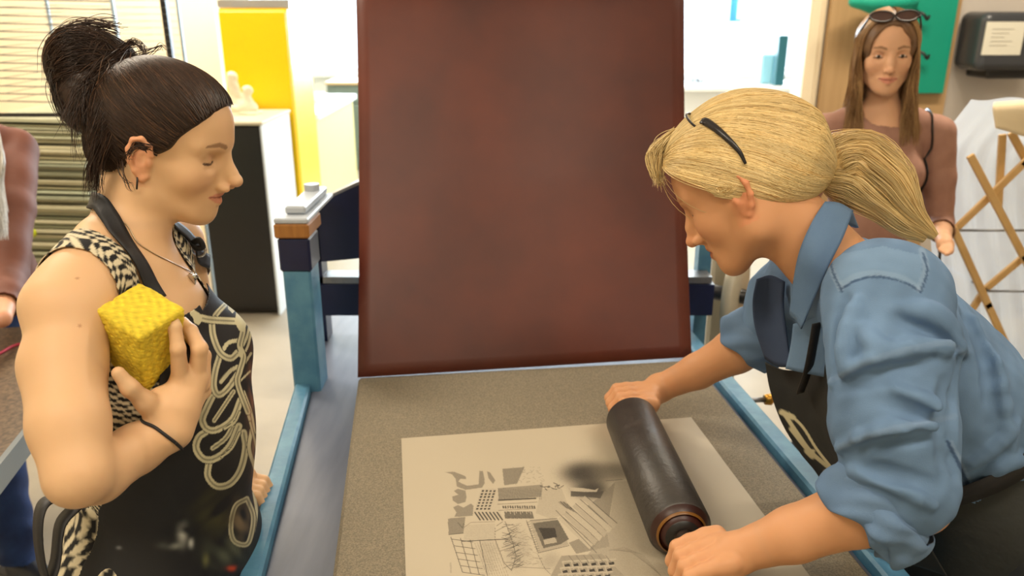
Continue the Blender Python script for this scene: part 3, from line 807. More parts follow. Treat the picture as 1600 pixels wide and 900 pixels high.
# ---- wire drying rack, upper left
Yk = 3.15
xl = gy(-60, 50, Yk)[0]; xr = gy(186, 50, Yk)[0]
rk = empty('drying_rack', ((xl+xr)/2, Yk+.3, 0), 'tall wire print drying rack with many thin shelves at the left', 'drying rack')
zs0 = gy(100, 162, Yk)[2]; zs1 = CE-.35
for x, nm in ((xr-.012, 'post'), (xl, 'post')):
    for yy in (Yk-.012, Yk+.6):
        MB().span((x, yy, 0), (x+.012, yy+.012, zs1+.05)).build('post', mat('rack_post', (150, 168, 180), .4, .3), rk)
MB().span((xr-.085, Yk+.61, 1.2), (xr-.06, Yk+.635, zs1+.05)).build('brace', M['black'], rk)
n_ = int((zs1-zs0)/.0285)
for i in range(min(n_, 60)):
    z = zs0 + .0285*i; b = MB(); tl = .012
    b.tube([(xl, Yk, z+tl), (xr-.006, Yk, z)], .0026, 5); b.tube([(xl, Yk+.58, z+tl+.01), (xr-.006, Yk+.58, z+.01)], .0011, 5)
    for j in range(3):
        x = xl + (xr-xl)*(j+.6)/3.2; zz_ = z + tl*(1-(j+.6)/3.2); b.tube([(x, Yk, zz_), (x, Yk+.58, zz_+.01)], .0011, 4)
    b.build('wire_shelf', M['wire'], rk, True)
MB().span((xl, Yk-.004, zs0-.05), (xr-.012, Yk+.0, zs0-.035)).build('dark_rail', M['black'], rk)
# lower half of the rack: boards with prints drying between them
bm = [mat('board_%d' % i, c_, .7) for i, c_ in enumerate([(176, 176, 146), (190, 186, 154), (206, 200, 168), (164, 168, 142)])]
rr_ = random.Random(5)
xb1 = gy(146, 300, Yk)[0]
z = zs0-.075; k = 0
while z > .45 and k < 70:
    b = MB(); w_ = rr_.uniform(-.02, .02); t_ = rr_.choice([.006, .009, .012]); tl = .010
    x1 = xb1 + w_; y0 = Yk + rr_.uniform(-.02, .02)
    b.add([(xl, y0, z+tl), (x1, y0, z), (x1, y0+.55, z), (xl, y0+.55, z+tl), (xl, y0, z+tl+t_), (x1, y0, z+t_), (x1, y0+.55, z+t_), (xl, y0+.55, z+tl+t_)],
          [(0, 3, 2, 1), (4, 5, 6, 7), (0, 1, 5, 4), (1, 2, 6, 5), (2, 3, 7, 6), (3, 0, 4, 7)])
    o = b.build('print_board', rr_.choice(bm), rk); z -= t_ + rr_.uniform(.002, .008); k += 1
t = gy(51, 363, Yk-.03)
b = MB(); b.lathe([(0, .001), (0, .017), (.006, .02), (.012, .017), (.012, .001)], t, t+[0, -1, 0], 20)
tag(b.build('round_magnet', mat('lime_magnet', (200, 210, 30), .5), None, True), 'small lime yellow round knob on the boards of the drying rack', 'knob')

# ---- stone-topped table at the far left
HT = .86
p0 = G(0, 728, HT); p1 = G(50, 665, HT); e1 = (p1-p0)/np.linalg.norm(p1-p0); e2 = np.array([-e1[1], e1[0], 0])
far = G(10, 512, HT); L1 = (far-p0) @ e1
st0 = p0 - e1*.5
Rt = np.stack([e1, e2, [0, 0, 1.0]], 1)
tb = empty('stone_table', (p0 + e1*.2 + e2*.4)*[1, 1, 0], 'speckled brown stone-topped table with a steel edge, far left', 'table')
def tbx(l0, l1, w0, w1, z0, z1, bev=0):
    c_ = p0*[1, 1, 0] + e1*(l0+l1)/2 + e2*(w0+w1)/2 + np.array([0, 0, (z0+z1)/2]); return MB().box(c_, ((l1-l0)/2, (w1-w0)/2, (z1-z0)/2), Rt, bev)
print('table L1', L1, 'e1', e1)
LT0, LT1 = -.45, L1
tbx(LT0, LT1, 0.012, .9, HT-.04, HT).build('stone_top', mat('brown_granite', (112, 92, 70), .4, rgb2=(74, 60, 46), noise=.12, nscale=110, detail=6), tb)
tbx(LT0, LT1, 0, .012, HT-.05, HT+.002).build('steel_edge', mat('edge_steel', (126, 134, 138), .35, .3), tb)
for l_, w_ in ((LT0+.03, .05), (LT1-.08, .05), (LT0+.03, .84), (LT1-.08, .84)):
    tbx(l_, l_+.05, w_, w_+.05, 0, HT-.04).build('leg', M['navy'], tb)
pk = [G(-30, 566, HT+.003), G(0, 552, HT+.003), G(22, 540, HT+.003), G(45, 536, HT+.003)]
tag(MB().tube(spline(pk, 16), .004, 8).build('red_cord', mat('red_cord', (176, 40, 70), .5), None, True), 'short piece of red cord lying on the stone-topped table', 'cord')

# ---- right side: teal board, towel dispenser
a = gy(1405, -120, RY-.06); c = gy(1473, 146, RY-.09)
x0_ = gy(1398, 0, RY-.09)[0]
tbd = empty('teal_board', ((x0_+c[0])/2, RY-.04, c[2]), 'teal green board with black hooks mounted on the wall behind the long-haired woman', 'board')
MB().span((x0_, RY-.095, c[2]), (c[0], RY-.06, 2.45), bev=.003).build('panel', M['teal'], tbd)
for px, py in ((1437, 25), (1437, 86)):
    h = gy(px, py, RY-.11); b = MB(); b.tube(spline([h+[-.03, 0, .02], h+[0, -.03, .01], h+[.02, -.035, -.015], h+[.035, -.02, .0]], 10), .007, 8); b.lathe([(0, .001), (0, .016), (.01, .016), (.01, .001)], h+[-.03, .0, .02], h+[-.03, -1, .02], 16)
    b.build('hook', M['black'], tbd, True)
h = gy(1382, 2, RY-.2)
V_, Q_ = mesh_sdf([ell(h+[0, 0, .0], (.16, .07, .055), None, .02), cone(h+[-.1, 0, -.0], h+[.15, .02, -.03], .03, .012, .03)], .008, post=lambda p: .006*snoise(p, 30, 4))
tag(build('teal_bag', V_, Q_, mat('teal_fabric', (10, 160, 134), .6)), 'crumpled teal bag hanging from the teal board above the sunglasses', 'bag')
b = MB();
Yd = RY-.24
a = gy(1541, 18, Yd); c = gy(1625, 112, Yd)
ds = empty('towel_dispenser', ((a[0]+c[0])/2, RY-.12, c[2]), 'dark grey paper towel dispenser with a white notice on the wall', 'towel dispenser')
prb = [rbox(((a[0]+c[0])/2, RY-.125, (a[2]+c[2])/2), ((c[0]-a[0])/2, .115, (a[2]-c[2])/2), None, .04, .01)]
V_, Q_ = mesh_sdf(prb, .006); build('casing', V_, Q_, mat('dark_grey_plastic', (62, 64, 68), .25), ds)
c2 = gy(1549, 112, Yd); d2 = gy(1625, 124, Yd)
MB().span((c2[0], Yd+.03, d2[2]), (d2[0], RY-.02, c2[2]+.03), bev=.008).build('towel_slot', M['black'], ds)
a3 = gy(1543, 34, Yd-.004); c3 = gy(1594, 86, Yd-.004)
MB().span((a3[0], Yd-.002, c3[2]), (c3[0], Yd+.001, a3[2])).build('notice', mat('notice_paper', (226, 222, 204), .6), ds)
b = MB()
for i in range(5): b.span((a3[0]+.03, Yd-.0035, a3[2]-.03-i*.018), (a3[0]+.03+.10-(i % 3)*.02, Yd-.002, a3[2]-.033-i*.018))
b.build('notice_text', mat('faded_print', (176, 172, 160), .6), ds)

# ---- folding wooden frame draped in gauze (right)
Yf = 2.35
def wp(px, py, dy=0): return gy(px, py, Yf+dy)
fr_ = empty('folding_rack', wp(1560, 470)*[1, 1, 0], 'folding pale wooden lattice rack standing at the right edge', 'rack')
bars = [((1518, 247), (1600, 402), 0), ((1491, 360), (1600, 255), .03), ((1491, 360), (1544, 477), 0), ((1538, 453), (1606, 396), .03), ((1566, 215), (1560, 318), .06), ((1582, 211), (1640, 320), .05),
        ((1600, 255), (1700, 160), .03), ((1600, 402), (1660, 510), 0), ((1606, 396), (1700, 310), .03), ((1544, 477), (1600, 600), 0), ((1538, 453), (1500, 513), .03), ((1600, 673), (1500, 513), .0), ((1600, 600), (1512, 740), .03)]
for (x0, y0), (x1, y1), dy in bars:
    p_, q_ = wp(x0, y0, dy), wp(x1, y1, dy); d_ = (q_-p_); L_ = np.linalg.norm(d_); Rr = frame_from(d_, (0, 1, 0))
    MB().box((p_+q_)/2, (L_/2+.01, .011, .006), Rr @ Rx(0), .002).build('slat', M['pale_wood'], fr_)
pz = wp(1500, 760)
for dx in (0, .38):
    for dy in (-.01, .30): MB().tube([wp(1500, 690, 0)*[1, 0, 1] + [dx, Yf+dy, 0], (wp(1500, 690)[0]+dx, Yf+dy, .0)], .011, 8).build('leg', M['pale_wood'], fr_, True)
for y0 in (360, 455):
    p_ = wp(1495 if y0 == 360 else 1545, y0, .02); MB().tube([p_, p_+[.3, 0, 0]], .004, 8).build('rod', M['steel'], fr_, True)
    MB().tube([p_+[0, 0, -.0], p_+[0, .3, 0]], .004, 8).build('rod', M['steel'], fr_, True)
# gauze: thin translucent cloth
gz = bpy.data.materials.new('gauze'); gz.use_nodes = True; nt = gz.node_tree; nt.nodes.clear()
t1_ = nt.nodes.new('ShaderNodeBsdfTransparent'); d1_ = nt.nodes.new('ShaderNodeBsdfDiffuse'); d1_.inputs[0].default_value = lin((232, 240, 250))+(1,)
tr_ = nt.nodes.new('ShaderNodeBsdfTranslucent'); tr_.inputs[0].default_value = lin((232, 240, 252))+(1,)
x1_ = nt.nodes.new('ShaderNodeMixShader'); x1_.inputs[0].default_value = .4; x2_ = nt.nodes.new('ShaderNodeMixShader'); x2_.inputs[0].default_value = .75
o_ = nt.nodes.new('ShaderNodeOutputMaterial'); nt.links.new(d1_.outputs[0], x1_.inputs[1]); nt.links.new(tr_.outputs[0], x1_.inputs[2]); nt.links.new(t1_.outputs[0], x2_.inputs[1]); nt.links.new(x1_.outputs[0], x2_.inputs[2]); nt.links.new(x2_.outputs[0], o_.inputs[0])
left = [(1553, 162), (1520, 215), (1500, 252), (1490, 290), (1486, 340), (1484, 420), (1490, 500), (1500, 600), (1496, 720)]
V = []; n_, k_ = 60, 50
ls = spline(left, n_)
for i in range(n_):
    p_ = wp(ls[i][0], ls[i][1], .0); t_ = i/(n_-1)
    for j in range(k_):
        s_ = j/(k_-1); w_ = .012*math.sin(s_*46 + 2*math.sin(t_*5)) * min(1, t_*3) + .006*math.sin(s_*90+1)*t_
        V.append((p_[0] + s_*.55*(1-.0*t_), Yf + .12 + .10*s_ + w_ + .03*math.sin(t_*6), p_[2] if s_ < .0 else p_[2] - .004*math.sin(s_*20)))
Q = [[i*k_+j, i*k_+j+1, (i+1)*k_+j+1, (i+1)*k_+j] for i in range(n_-1) for j in range(k_-1)]
tag(build('gauze_cloth', V, Q, gz), 'thin white gauze draped down behind the wooden lattice rack', 'cloth')
tp = [[wp(1553, 161, -.02), wp(1600, 158, -.02), wp(1680, 156, -.02)], [wp(1551, 170, -.06), wp(1600, 168, -.07), wp(1680, 165, -.07)], [wp(1556, 200, -.075), wp(1596, 212, -.08), wp(1680, 240, -.08)]]
A = np.array(tp); rws = np.array([spline(A[:, j], 13) for j in range(3)]).transpose(1, 0, 2); Gd = np.array([spline(rws[i], 19) for i in range(13)])
idx = np.arange(13*19).reshape(13, 19); Q_ = np.stack([idx[:-1, :-1], idx[:-1, 1:], idx[1:, 1:], idx[1:, :-1]], -1).reshape(-1, 4)
tag(solidify(build('folded_cloth', Gd.reshape(-1, 3), Q_, mat('cream_cloth', (226, 206, 170), .8, bump=.2, bscale=30)), .006), 'folded cream cloth laid over the top of the wooden lattice rack', 'cloth')
# ================================================================== PEOPLE
def head_prims(R, o, s, side=1, lids=.5, chin=0.0, mo=0.0, earx=0.0, nz=0.0, mz=0.0, jaww=1.0, nose=1.0, smile=0.0, brow=1.0):
    """head facing local +x, left +y, up +z; o = point midway between the ear canals"""
    R = np.asarray(R); o = np.asarray(o, float)
    L = lambda *p: o + R @ (np.array(p, float)*s)
    E = lambda c, r, k=.02, op='u', Q=None: ell(L(*c), np.array(r)*s, R if Q is None else R @ Q, k*s, op)
    C = lambda a, b, ra, rb, k=.015, op='u': cone(L(*a), L(*b), ra*s, rb*s, k*s, op)
    p = []
    p.append(E((-.004, 0, .044), (.090, .072, .080)))
    p.append(E((.036, 0, .044), (.058, .062, .062), .03))
    p.append(E((.036, 0, -.02), (.052, .056*jaww, .066), .03))
    for y in (-1, 1):
        p.append(C((.004, .050*y*jaww, -.048), (.060, .020*y, -.086+mz), .017, .015, .03))
        p.append(C((.000, .052*y*jaww, -.01), (.004, .050*y*jaww, -.05), .018, .018, .03))
        p.append(E((.057, .037*y, -.018 + smile*.003), (.024, .021, .022), .025))
        p.append(C((.083, .012*y, .031), (.070, .045*y, .031), .0095, .007, .016))     # brow ridge
    p.append(E((.070+mo, 0, -.062+mz), (.026, .027, .03), .02))
    p.append(E((.074 + chin, 0, -.091+mz), (.0165, .018, .0155), .018))
    for y in (-1, 1):
        p.append(E((.093, .033*y, .009), (.016, .018, .0125), .010, 's'))
        p.append(E((.0705, .0315*y, .0105), (.0135, .0148, .0125), .004))             # eyeball under lid
        p.append(C((.0815, .022*y, .004 - .003*lids), (.0775, .043*y, .005 - .003*lids), .0030, .0024, .004))   # lower lid / lash edge
        p.append(C((.079, .020*y, .020), (.0745, .044*y, .018), .0042, .0034, .006))  # upper lid
    n = nose
    p.append(C((.087, 0, .012), (.093, 0, -.022), .008, .0125, .012))
    p.append(C((.087, 0, .018), (.1085*.5+.0955*.5 + .004*n, 0, -.008), .0068, .0075, .012))
    p.append(C((.0975 + .003*n, 0, -.006), (.1100 + .002*n, 0, -.0275+nz), .0070, .0086, .008))
    p.append(E((.1118 + .002*n, 0, -.0285+nz), (.0090, .0092, .0083), .006))
    for y in (-1, 1):
        p.append(E((.1000, .0112*y, -.0315), (.0098, .0062, .0068), .005))
        p.append(C((.1065, .0055*y, -.0378), (.101, .0070*y, -.0355), .0020, .0024, .003, 's'))
    p = p
    p.append(C((.1025+mo*.3, 0, -.036), (.092+mo, 0, -.042), .004, .005, .006))
    w = .020 + smile*.006; dz = smile*.005
    for y in (-1, 1):
        p.append(C((.0968+mo, .003*y, -.0515+mz), (.083+mo, w*y, -.0590+dz+mz), .0054, .0028, .005))
        p.append(C((.0945+mo, .001*y, -.0655+mz), (.083+mo, w*.9*y, -.0605+dz+mz), .0066, .0030, .005))
        p.append(C((.0995+mo, 0, -.0583+mz), (.084+mo, w*1.08*y, -.0588+dz+mz), .0010, .0012, .0022, 's'))
    for y in (-1, 1):                                                                  # ear
        e = lambda a, b, ra, rb, k=.004, op='u': p.append(C((a[0]+earx, a[1], a[2]), (b[0]+earx, b[1], b[2]), ra, rb, k, op))
        p.append(E((-.004+earx, .0715*y, -.003), (.013, .0065, .024), .006))
        rim = [(.008, .073, .008), (.006, .077, .022), (-.004, .080, .030), (-.015, .082, .026), (-.020, .082, .012), (-.018, .080, -.004), (-.011, .077, -.018), (-.002, .074, -.028), (.004, .072, -.024)]
        for i in range(len(rim)-1):
            a = rim[i]; b = rim[i+1]; e((a[0], a[1]*y, a[2]), (b[0], b[1]*y, b[2]), .0038, .0038)
        p.append(E((-.001+earx, .0825*y, .001), (.0085, .0085, .011), .003, 's'))
        p.append(E((-.008+earx, .0860*y, .018), (.0065, .0070, .008), .003, 's'))
        p.append(E((.006+earx, .074*y, -.004), (.0038, .004, .006), .003))
    return p, L
def head_paint(V, R, o, s, skin, lip=(196, 104, 88), browc=(96, 64, 44), cheek=(226, 140, 112), lash=(58, 40, 32), smile=0.0, ear=(226, 140, 104), mz=0.0):
    q = ((V - o) @ R)/s
    c = np.tile(np.array(lin(skin)), (len(V), 1))
    def mix(c, col, a): return c*(1-a[:, None]) + np.array(lin(col))*a[:, None]
    x, y, z = q.T; ay = np.abs(y)
    c = mix(c, cheek, .35*np.exp(-(((x-.066)/.02)**2 + ((ay-.040)/.016)**2 + ((z+.022)/.018)**2)))
    c = mix(c, cheek, .30*np.exp(-(((x-.114)/.012)**2 + (y/.014)**2 + ((z+.03)/.012)**2)))
    c = mix(c, ear, .5*ss(.068, .078, ay)*(x < .02)*(np.abs(z) < .04)*(x > -.04))
    w = .020 + smile*.006; dz = smile*.005
    zc = np.interp(ay, [0, w], [-.0585, -.0590+dz]) + mz
    th = np.interp(ay, [0, w*.5, w, w+.004], [.0112, .009, .0022, 0])
    up = np.interp(ay, [0, .003, w*.5, w, w+.004], [.0078, .0088, .0066, .0015, 0])
    m_ = (x > .072)*np.where(z < zc, (th > .001)*(1-ss(.8, 1.15, (zc-z)/np.maximum(th, 1e-4))), (up > .001)*(1-ss(.8, 1.15, (z-zc)/np.maximum(up, 1e-4))))
    c = mix(c, lip, .6*m_)
    c = mix(c, (110, 44, 38), .7*(x > .072)*(ay < w)*(1-ss(.0006, .0014, np.abs(z-zc))))
    zb = np.interp(ay, [.014, .03, .048, .055], [.0300, .0355, .0330, .0280])
    tb = np.interp(ay, [.012, .016, .03, .046, .054], [0, .0042, .0042, .0024, 0])
    c = mix(c, browc, .75*(x > .05)*(tb > .0012)*(1-ss(.6, 1.1, np.abs(z-zb)/np.maximum(tb, 1e-4))))
    zl = np.interp(ay, [.018, .031, .046], [.0068, .0042, .0060])
    tl = np.interp(ay, [.017, .021, .031, .044, .048], [0, .0014, .0022, .0022, 0])
    c = mix(c, lash, .92*(x > .06)*(tl > .0007)*(1-ss(.7, 1.15, np.abs(z-zl)/np.maximum(tl, 1e-4))))
    c = mix(c, (176, 116, 88), .35*(x > .055)*np.exp(-(((ay-.032)/.013)**2 + ((z-.015)/.007)**2)))
    return c
def rot_head(yaw, pitch, roll=0):
    """yaw from +x towards +y, pitch down positive, roll about the facing axis"""
    return Rz(D(yaw)) @ Ry(D(pitch)) @ Rx(D(roll))
M['skinL'] = attrmat('skin', .5, bump=.02, bscale=500, spec=.3, sss=.10, bdist=.001)
M['hair'] = attrmat('hair', .42, spec=.35)
def onto(prims, pts, off, it=5):
    """slide points on to the surface sdf = off"""
    p = np.asarray(pts, np.float32).copy(); e = .0015
    for _ in range(it):
        d = sdf(prims, p) - off
        g = np.stack([sdf(prims, p + np.eye(3, dtype=np.float32)[i]*e) - sdf(prims, p - np.eye(3, dtype=np.float32)[i]*e) for i in range(3)], 1)
        g /= np.linalg.norm(g, axis=1)[:, None] + 1e-6
        p = p - g*d[:, None]
    return p
def comb(prims, starts, goal, K, off, jit=.004, seed=0, swirl=0.0):
    """strands combed over a surface from their roots towards a goal"""
    r_ = np.random.default_rng(seed); p = onto(prims, starts, .001, 4).astype(np.float64); out = [p.copy()]; e = .002
    g_ = goal + r_.normal(0, jit, p.shape)
    for k_ in range(K-1):
        pf = p.astype(np.float32)
        n_ = np.stack([sdf(prims, pf + np.eye(3, dtype=np.float32)[i]*e) - sdf(prims, pf - np.eye(3, dtype=np.float32)[i]*e) for i in range(3)], 1); n_ /= np.linalg.norm(n_, axis=1)[:, None] + 1e-6
        d_ = g_ - p; L_ = np.linalg.norm(d_, axis=1)[:, None]; t_ = d_ - n_*(d_*n_).sum(1)[:, None]
        tl = np.linalg.norm(t_, axis=1)[:, None] + 1e-6; st = L_/(K-1-k_)
        p = p + t_/tl*np.minimum(st*1.12, L_)
        sd_ = sdf(prims, p.astype(np.float32)); p = p - n_*(sd_ - .001)[:, None]; out.append(p.copy())
    A_ = np.stack(out, 1); S, KK, _ = A_.shape
    B_ = onto(prims, A_.reshape(-1, 3), np.repeat(off, KK), 2).reshape(S, KK, 3).astype(np.float64)
    B_[:, 0] = A_[:, 0] - n_*0 - (B_[:, 0]-A_[:, 0])*0; 
    return B_
def tones(base, n, var=.25, alt=None, fr=.3, seed=1):
    r = np.random.default_rng(seed); c = np.array(lin(base))[None]*(1 + r.uniform(-var, var, (n, 1)))
    if alt is not None:
        m_ = r.random(n) < fr; c[m_] = np.array(lin(alt))*(1 + r.uniform(-var, var, (m_.sum(), 1)))
    return c
def hair_cap(prims, L, R, o, s, zl, off=.012, k=.006, extra=(), bumps=None):
    """scalp layer that stops at the hairline curve z > zl(x, |y|) in head space"""
    inv = lambda p: ((p - o) @ R)/s
    def post(p):
        q = inv(p); g = (zl(q[:, 0], q[:, 1]) - q[:, 2])*s*.8
        return np.maximum(g, -1)
    class _P: pass
    f0 = Prim(o, .2, lambda p: (zl(*(inv(p)[:, :2].T)) - inv(p)[:, 2])*s*.75, k, 'i')
    return f0

# ------------------------------------------------------------------ woman on the left
def woman_left():
    TH = D(-4); f = np.array([math.cos(TH), math.sin(TH), 0]); l = np.array([-f[1], f[0], 0]); O = np.array([-.520, 1.055, 0])
    RT = np.stack([f, l, [0, 0, 1]], 1)
    T = lambda a, b, c: O + f*a + l*b + np.array([0, 0, c])
    hs = .945
    HR = rot_head(-1, 14, 0); HO = P(253, 234, 1.120)
    hp, HL = head_prims(HR, HO, hs, lids=.9, smile=.5, jaww=.94, chin=-.005, mo=-.006, earx=.008, nz=.009, mz=.009)
    # torso
    tor = [ell(T(-.005, 0, 1.20), (.098, .138, .19), RT, .03),
           cone(T(-.03, .10, 1.355), T(-.03, -.10, 1.355), .042, .042, .05),
           ell(T(.055, .066, 1.215), (.055, .058, .062), RT, .025), ell(T(.055, -.066, 1.215), (.055, .058, .062), RT, .025),
           ell(T(.0, 0, 1.05), (.092, .122, .14), RT, .05), ell(T(-.035, 0, .90), (.100, .150, .13), RT, .05),
           ell(T(.03, 0, 1.0), (.06, .09, .10), RT, .04),
           cone(T(-.03, .030, 1.41), T(-.03, .14, 1.36), .030, .036, .03), cone(T(-.03, -.030, 1.41), T(-.03, -.14, 1.36), .030, .036, .03)]
    nk = [cone(HL(-.030, 0, -.040), T(-.012, 0, 1.37), .046, .054, .025)]
    # near (right) arm
    sh = P(112, 486, .995); el = P(122, 742, .905); wr = P(268, 672, 1.015)
    print('upper arm', np.linalg.norm(sh-el), 'fore', np.linalg.norm(el-wr))
    arm = [cone(P(152, 430, 1.03), sh, .038, .046, .03)] + chain([sh, P(99, 570, .965), P(108, 664, .925), el], [.0465, .0470, .0425, .036], .012)
    arm += chain([el, P(150, 738, .945), P(215, 700, 1.005), wr], [.034, .036, .031, .0245], .010)
    hand = []
    pr = lambda *a: [P(x, y, z) for x, y, z in a]
    # palm block: knuckles at the top, heel at the wrist
    hand += [cone(wr, P(274, 640, 1.020), .0235, .026, .012),
             cone(P(268, 640, 1.020), P(285, 590, 1.025), .022, .0135, .012), cone(P(285, 640, 1.025), P(308, 592, 1.035), .020, .0135, .012),
             cone(P(275, 655, 1.030), P(312, 610, 1.060), .022, .013, .012), cone(P(262, 655, 1.020), P(248, 622, 1.015), .021, .013, .014),
             cone(P(290, 590, 1.030), P(306, 590, 1.040), .012, .012, .012)]
    hand += chain(pr((282, 592, 1.022), (278, 545, 1.000), (273, 512, 1.000), (268, 487, 1.008)), [.0115, .0090, .0080, .0066], .004)      # index
    hand += chain(pr((307, 590, 1.036), (312, 545, 1.020), (298, 517, 1.032), (286, 503, 1.045)), [.0118, .0100, .0085, .0070], .004)       # middle
    hand += chain(pr((316, 600, 1.052), (318, 556, 1.055), (303, 532, 1.068), (288, 525, 1.080)), [.0110, .0092, .0080, .0068], .004)      # ring
    hand += chain(pr((318, 612, 1.066), (314, 578, 1.078), (300, 560, 1.088), (288, 556, 1.092)), [.0100, .0082, .0070, .0060], .004)      # little
    hand += chain(pr((255, 655, 1.015), (228, 628, 0.990), (203, 606, 0.970), (185, 583, 0.962)), [.0195, .0125, .0100, .0080], .007)        # thumb
    # far (left) arm, hand resting on the press rail
    sh2 = T(-.03, .160, 1.355)
    lw = P(332, 742, 1.40)
    e2 = T(-.06, .25, 1.11)
    arm2 = [cone(T(-.03, .12, 1.35), sh2, .044, .046, .03)] + chain([sh2, (sh2+e2)/2, e2], [.047, .044, .036], .015) + chain([e2, (e2+lw)/2, lw], [.037, .032, .022], .012)
    hd2 = [cone(lw, lw + np.array([.045, .012, -.028]), .020, .017, .012), cone(lw, lw + np.array([.05, .035, -.02]), .018, .013, .012)]
    for i in range(4):
        a = lw + np.array([.045, -.012 + i*.017, -.026]); hd2 += chain([a, a + [.03, .003, -.012], a + [.042, .003, -.036], a + [.040, .003, -.052]], [.0095, .0088, .008, .007], .004)
    hd2 += chain([lw + [.01, -.012, -.01], lw + [.035, -.034, -.03], lw + [.052, -.04, -.05]], [.013, .010, .0085], .005)
    legs = []
    for y in (-1, 1):
        legs += chain([T(-.035, .082*y, .86), T(-.03, .085*y, .48), T(-.02, .088*y, .09)], [.085, .055, .038], .03)
        legs += [cone(T(-.03, .088*y, .04), T(.13, .095*y, .03), .035, .03, .03)]
    body = hp + nk + tor + arm + arm2 + legs + hand + hd2
    # ---- skin, meshed finer at the head and hands and joined into one mesh
    hc = HO; zc = wr
    skin = np.array(lin((222, 180, 138)))
    hbody = hp + nk + tor
    Vh, Qh = mesh_sdf(hbody, .00155, lo=HO - .17, hi=HO + .17)
    inh = lambda V, m_: ((V - HO) @ HR)[:, 2] > -.088*hs - m_
    Vh, Qh = keep(Vh, Qh, inh(Vh, .008) & (np.linalg.norm(Vh-HO, axis=1) < .165))
    hc_lo = np.minimum(wr, P(268, 487, 1.04)) - .06; hc_hi = np.maximum(wr, P(310, 540, 1.08)) + .06
    cutn = (P(274, 640, 1.05) - P(215, 700, 1.005)); cutn /= np.linalg.norm(cutn); c0 = P(250, 683, 1.03)
    Va, Qa = mesh_sdf(arm + hand, .0016, lo=hc_lo, hi=hc_hi)
    Va, Qa = keep(Va, Qa, ((Va - c0) @ cutn > -.009))
    Vb, Qb = mesh_sdf(body, .0032)
    ishand = (((Vb - c0) @ cutn) > 0.0) & (Vb > hc_lo+.008).all(1) & (Vb < hc_hi-.008).all(1) & (np.linalg.norm(Vb - P(270, 590, 1.05), axis=1) < .14) & (sdf(arm+hand, Vb.astype(np.float32)) < .004)
    Vb2, Qb2 = keep(Vb, Qb, ~(inh(Vb, -.001) & (np.linalg.norm(Vb-HO, axis=1) < .165)) & ~ishand)
    V, Q = cat([(Vh, Qh), (Va, Qa), (Vb2, Qb2)])
    c = np.tile(skin, (len(V), 1)); c = head_paint(V, HR, HO, hs, (222, 180, 138), lip=(204, 112, 98), browc=(128, 90, 62), mz=.009, smile=.5)
    far = np.linalg.norm(V - HO, axis=1) > .2; c[far] = skin
    # fingernails and reddish knuckles, two moles
    for tip, nrm in (((268, 487, 1.031), 0), ((183, 582, .985), 0)):
        d = np.linalg.norm(V - P(*tip), axis=1); c = c*(1-(.5*(d < .0055))[:, None]) + np.array(lin((236, 176, 160)))*(.5*(d < .0055))[:, None]
    for px, py in ((121, 435), (126, 509)):
        X, Y, Z = proj(V); d = np.hypot(X-px, Y-py); a = .6*(d < 1.4)*(Z < 1.05); c = c*(1-a[:, None]) + np.array(lin((150, 80, 50)))*a[:, None]
    woman = build('person', V, Q, M['skinL'], None, True, c)
    tag(woman, 'woman with a messy dark bun and bone-print apron, holding a yellow sponge', 'person')

    # ---- garments derived from the body surface
    tn = tor + nk + arm[:3] + arm2[:2]
    G1, GQ1 = mesh_sdf(tn, .0022, offset=.0035)
    q = (G1 - O) @ RT
    a, b, z = q.T
    # printed tank top: neckline scooped, wide straps over the shoulders
    strap = (np.abs(np.abs(b) - (.088 + (1.36-z)*.12)) < .021 + np.clip(1.30-z, 0, .1)*.4)
    top = ((z < 1.245 - .0*a) | ((z < 1.30) & (np.abs(b) > .06) & (np.abs(b) < .13)) | strap) & (z > .84) & (np.abs(b) < .155)
    Vt, Qt = keep(G1, GQ1, top)
    qt = (Vt - O) @ RT
    wv = np.sin(qt[:, 2]*520 + 5*np.sin(qt[:, 1]*90) + 3*np.sin(qt[:, 0]*70 + qt[:, 2]*50)) * (.4 + np.sin(qt[:, 1]*260 + 2.0*np.sin(qt[:, 2]*90) + qt[:, 0]*180))
    m_ = ss(-.10, .12, wv)[:, None]
    ct = np.array(lin((20, 19, 22)))*(1-m_) + np.array(lin((214, 202, 172)))*m_
    o = build('tank_top', Vt, Qt, attrmat('printed_cotton', .8), woman, True, ct); solidify(o, .0012)
    o['label'] = 'black tank top with a cream scale pattern'
    # skirt of the dress behind the apron
    Vs, Qs = mesh_sdf([cone(T(-.03, 0, 1.02), T(-.07, 0, .42), .108, .165, .02), ell(T(-.035, 0, .90), (.108, .160, .13), RT, .04), cone(T(-.035, .078, .88), T(-.04, .10, .42), .098, .13, .06), cone(T(-.035, -.078, .88), T(-.04, -.10, .42), .098, .13, .06)], .005, offset=.006,
                      post=lambda p: .002*np.sin(np.arctan2((p-O) @ l, (p-O) @ f)*14 + 3*p[:, 2]))
    qs = (Vs - O) @ RT
    Vs, Qs = keep(Vs, Qs, (qs[:, 2] < 1.05) & (qs[:, 2] > .5)); qs = (Vs - O) @ RT
    wv = np.sin(qs[:, 2]*120 + 5*np.sin(qs[:, 1]*40)) * np.sin(np.arctan2(qs[:, 1], qs[:, 0])*34 + 2.5*np.sin(qs[:, 2]*60))
    m_ = ss(-.10, .12, wv)[:, None]
    ct = np.array(lin((20, 19, 22)))*(1-m_) + np.array(lin((214, 202, 172)))*m_
    o = build('skirt', Vs, Qs, attrmat('printed_cotton_skirt', .8), woman, True, ct); solidify(o, .0015); o['label'] = 'black skirt with a cream swirl pattern'
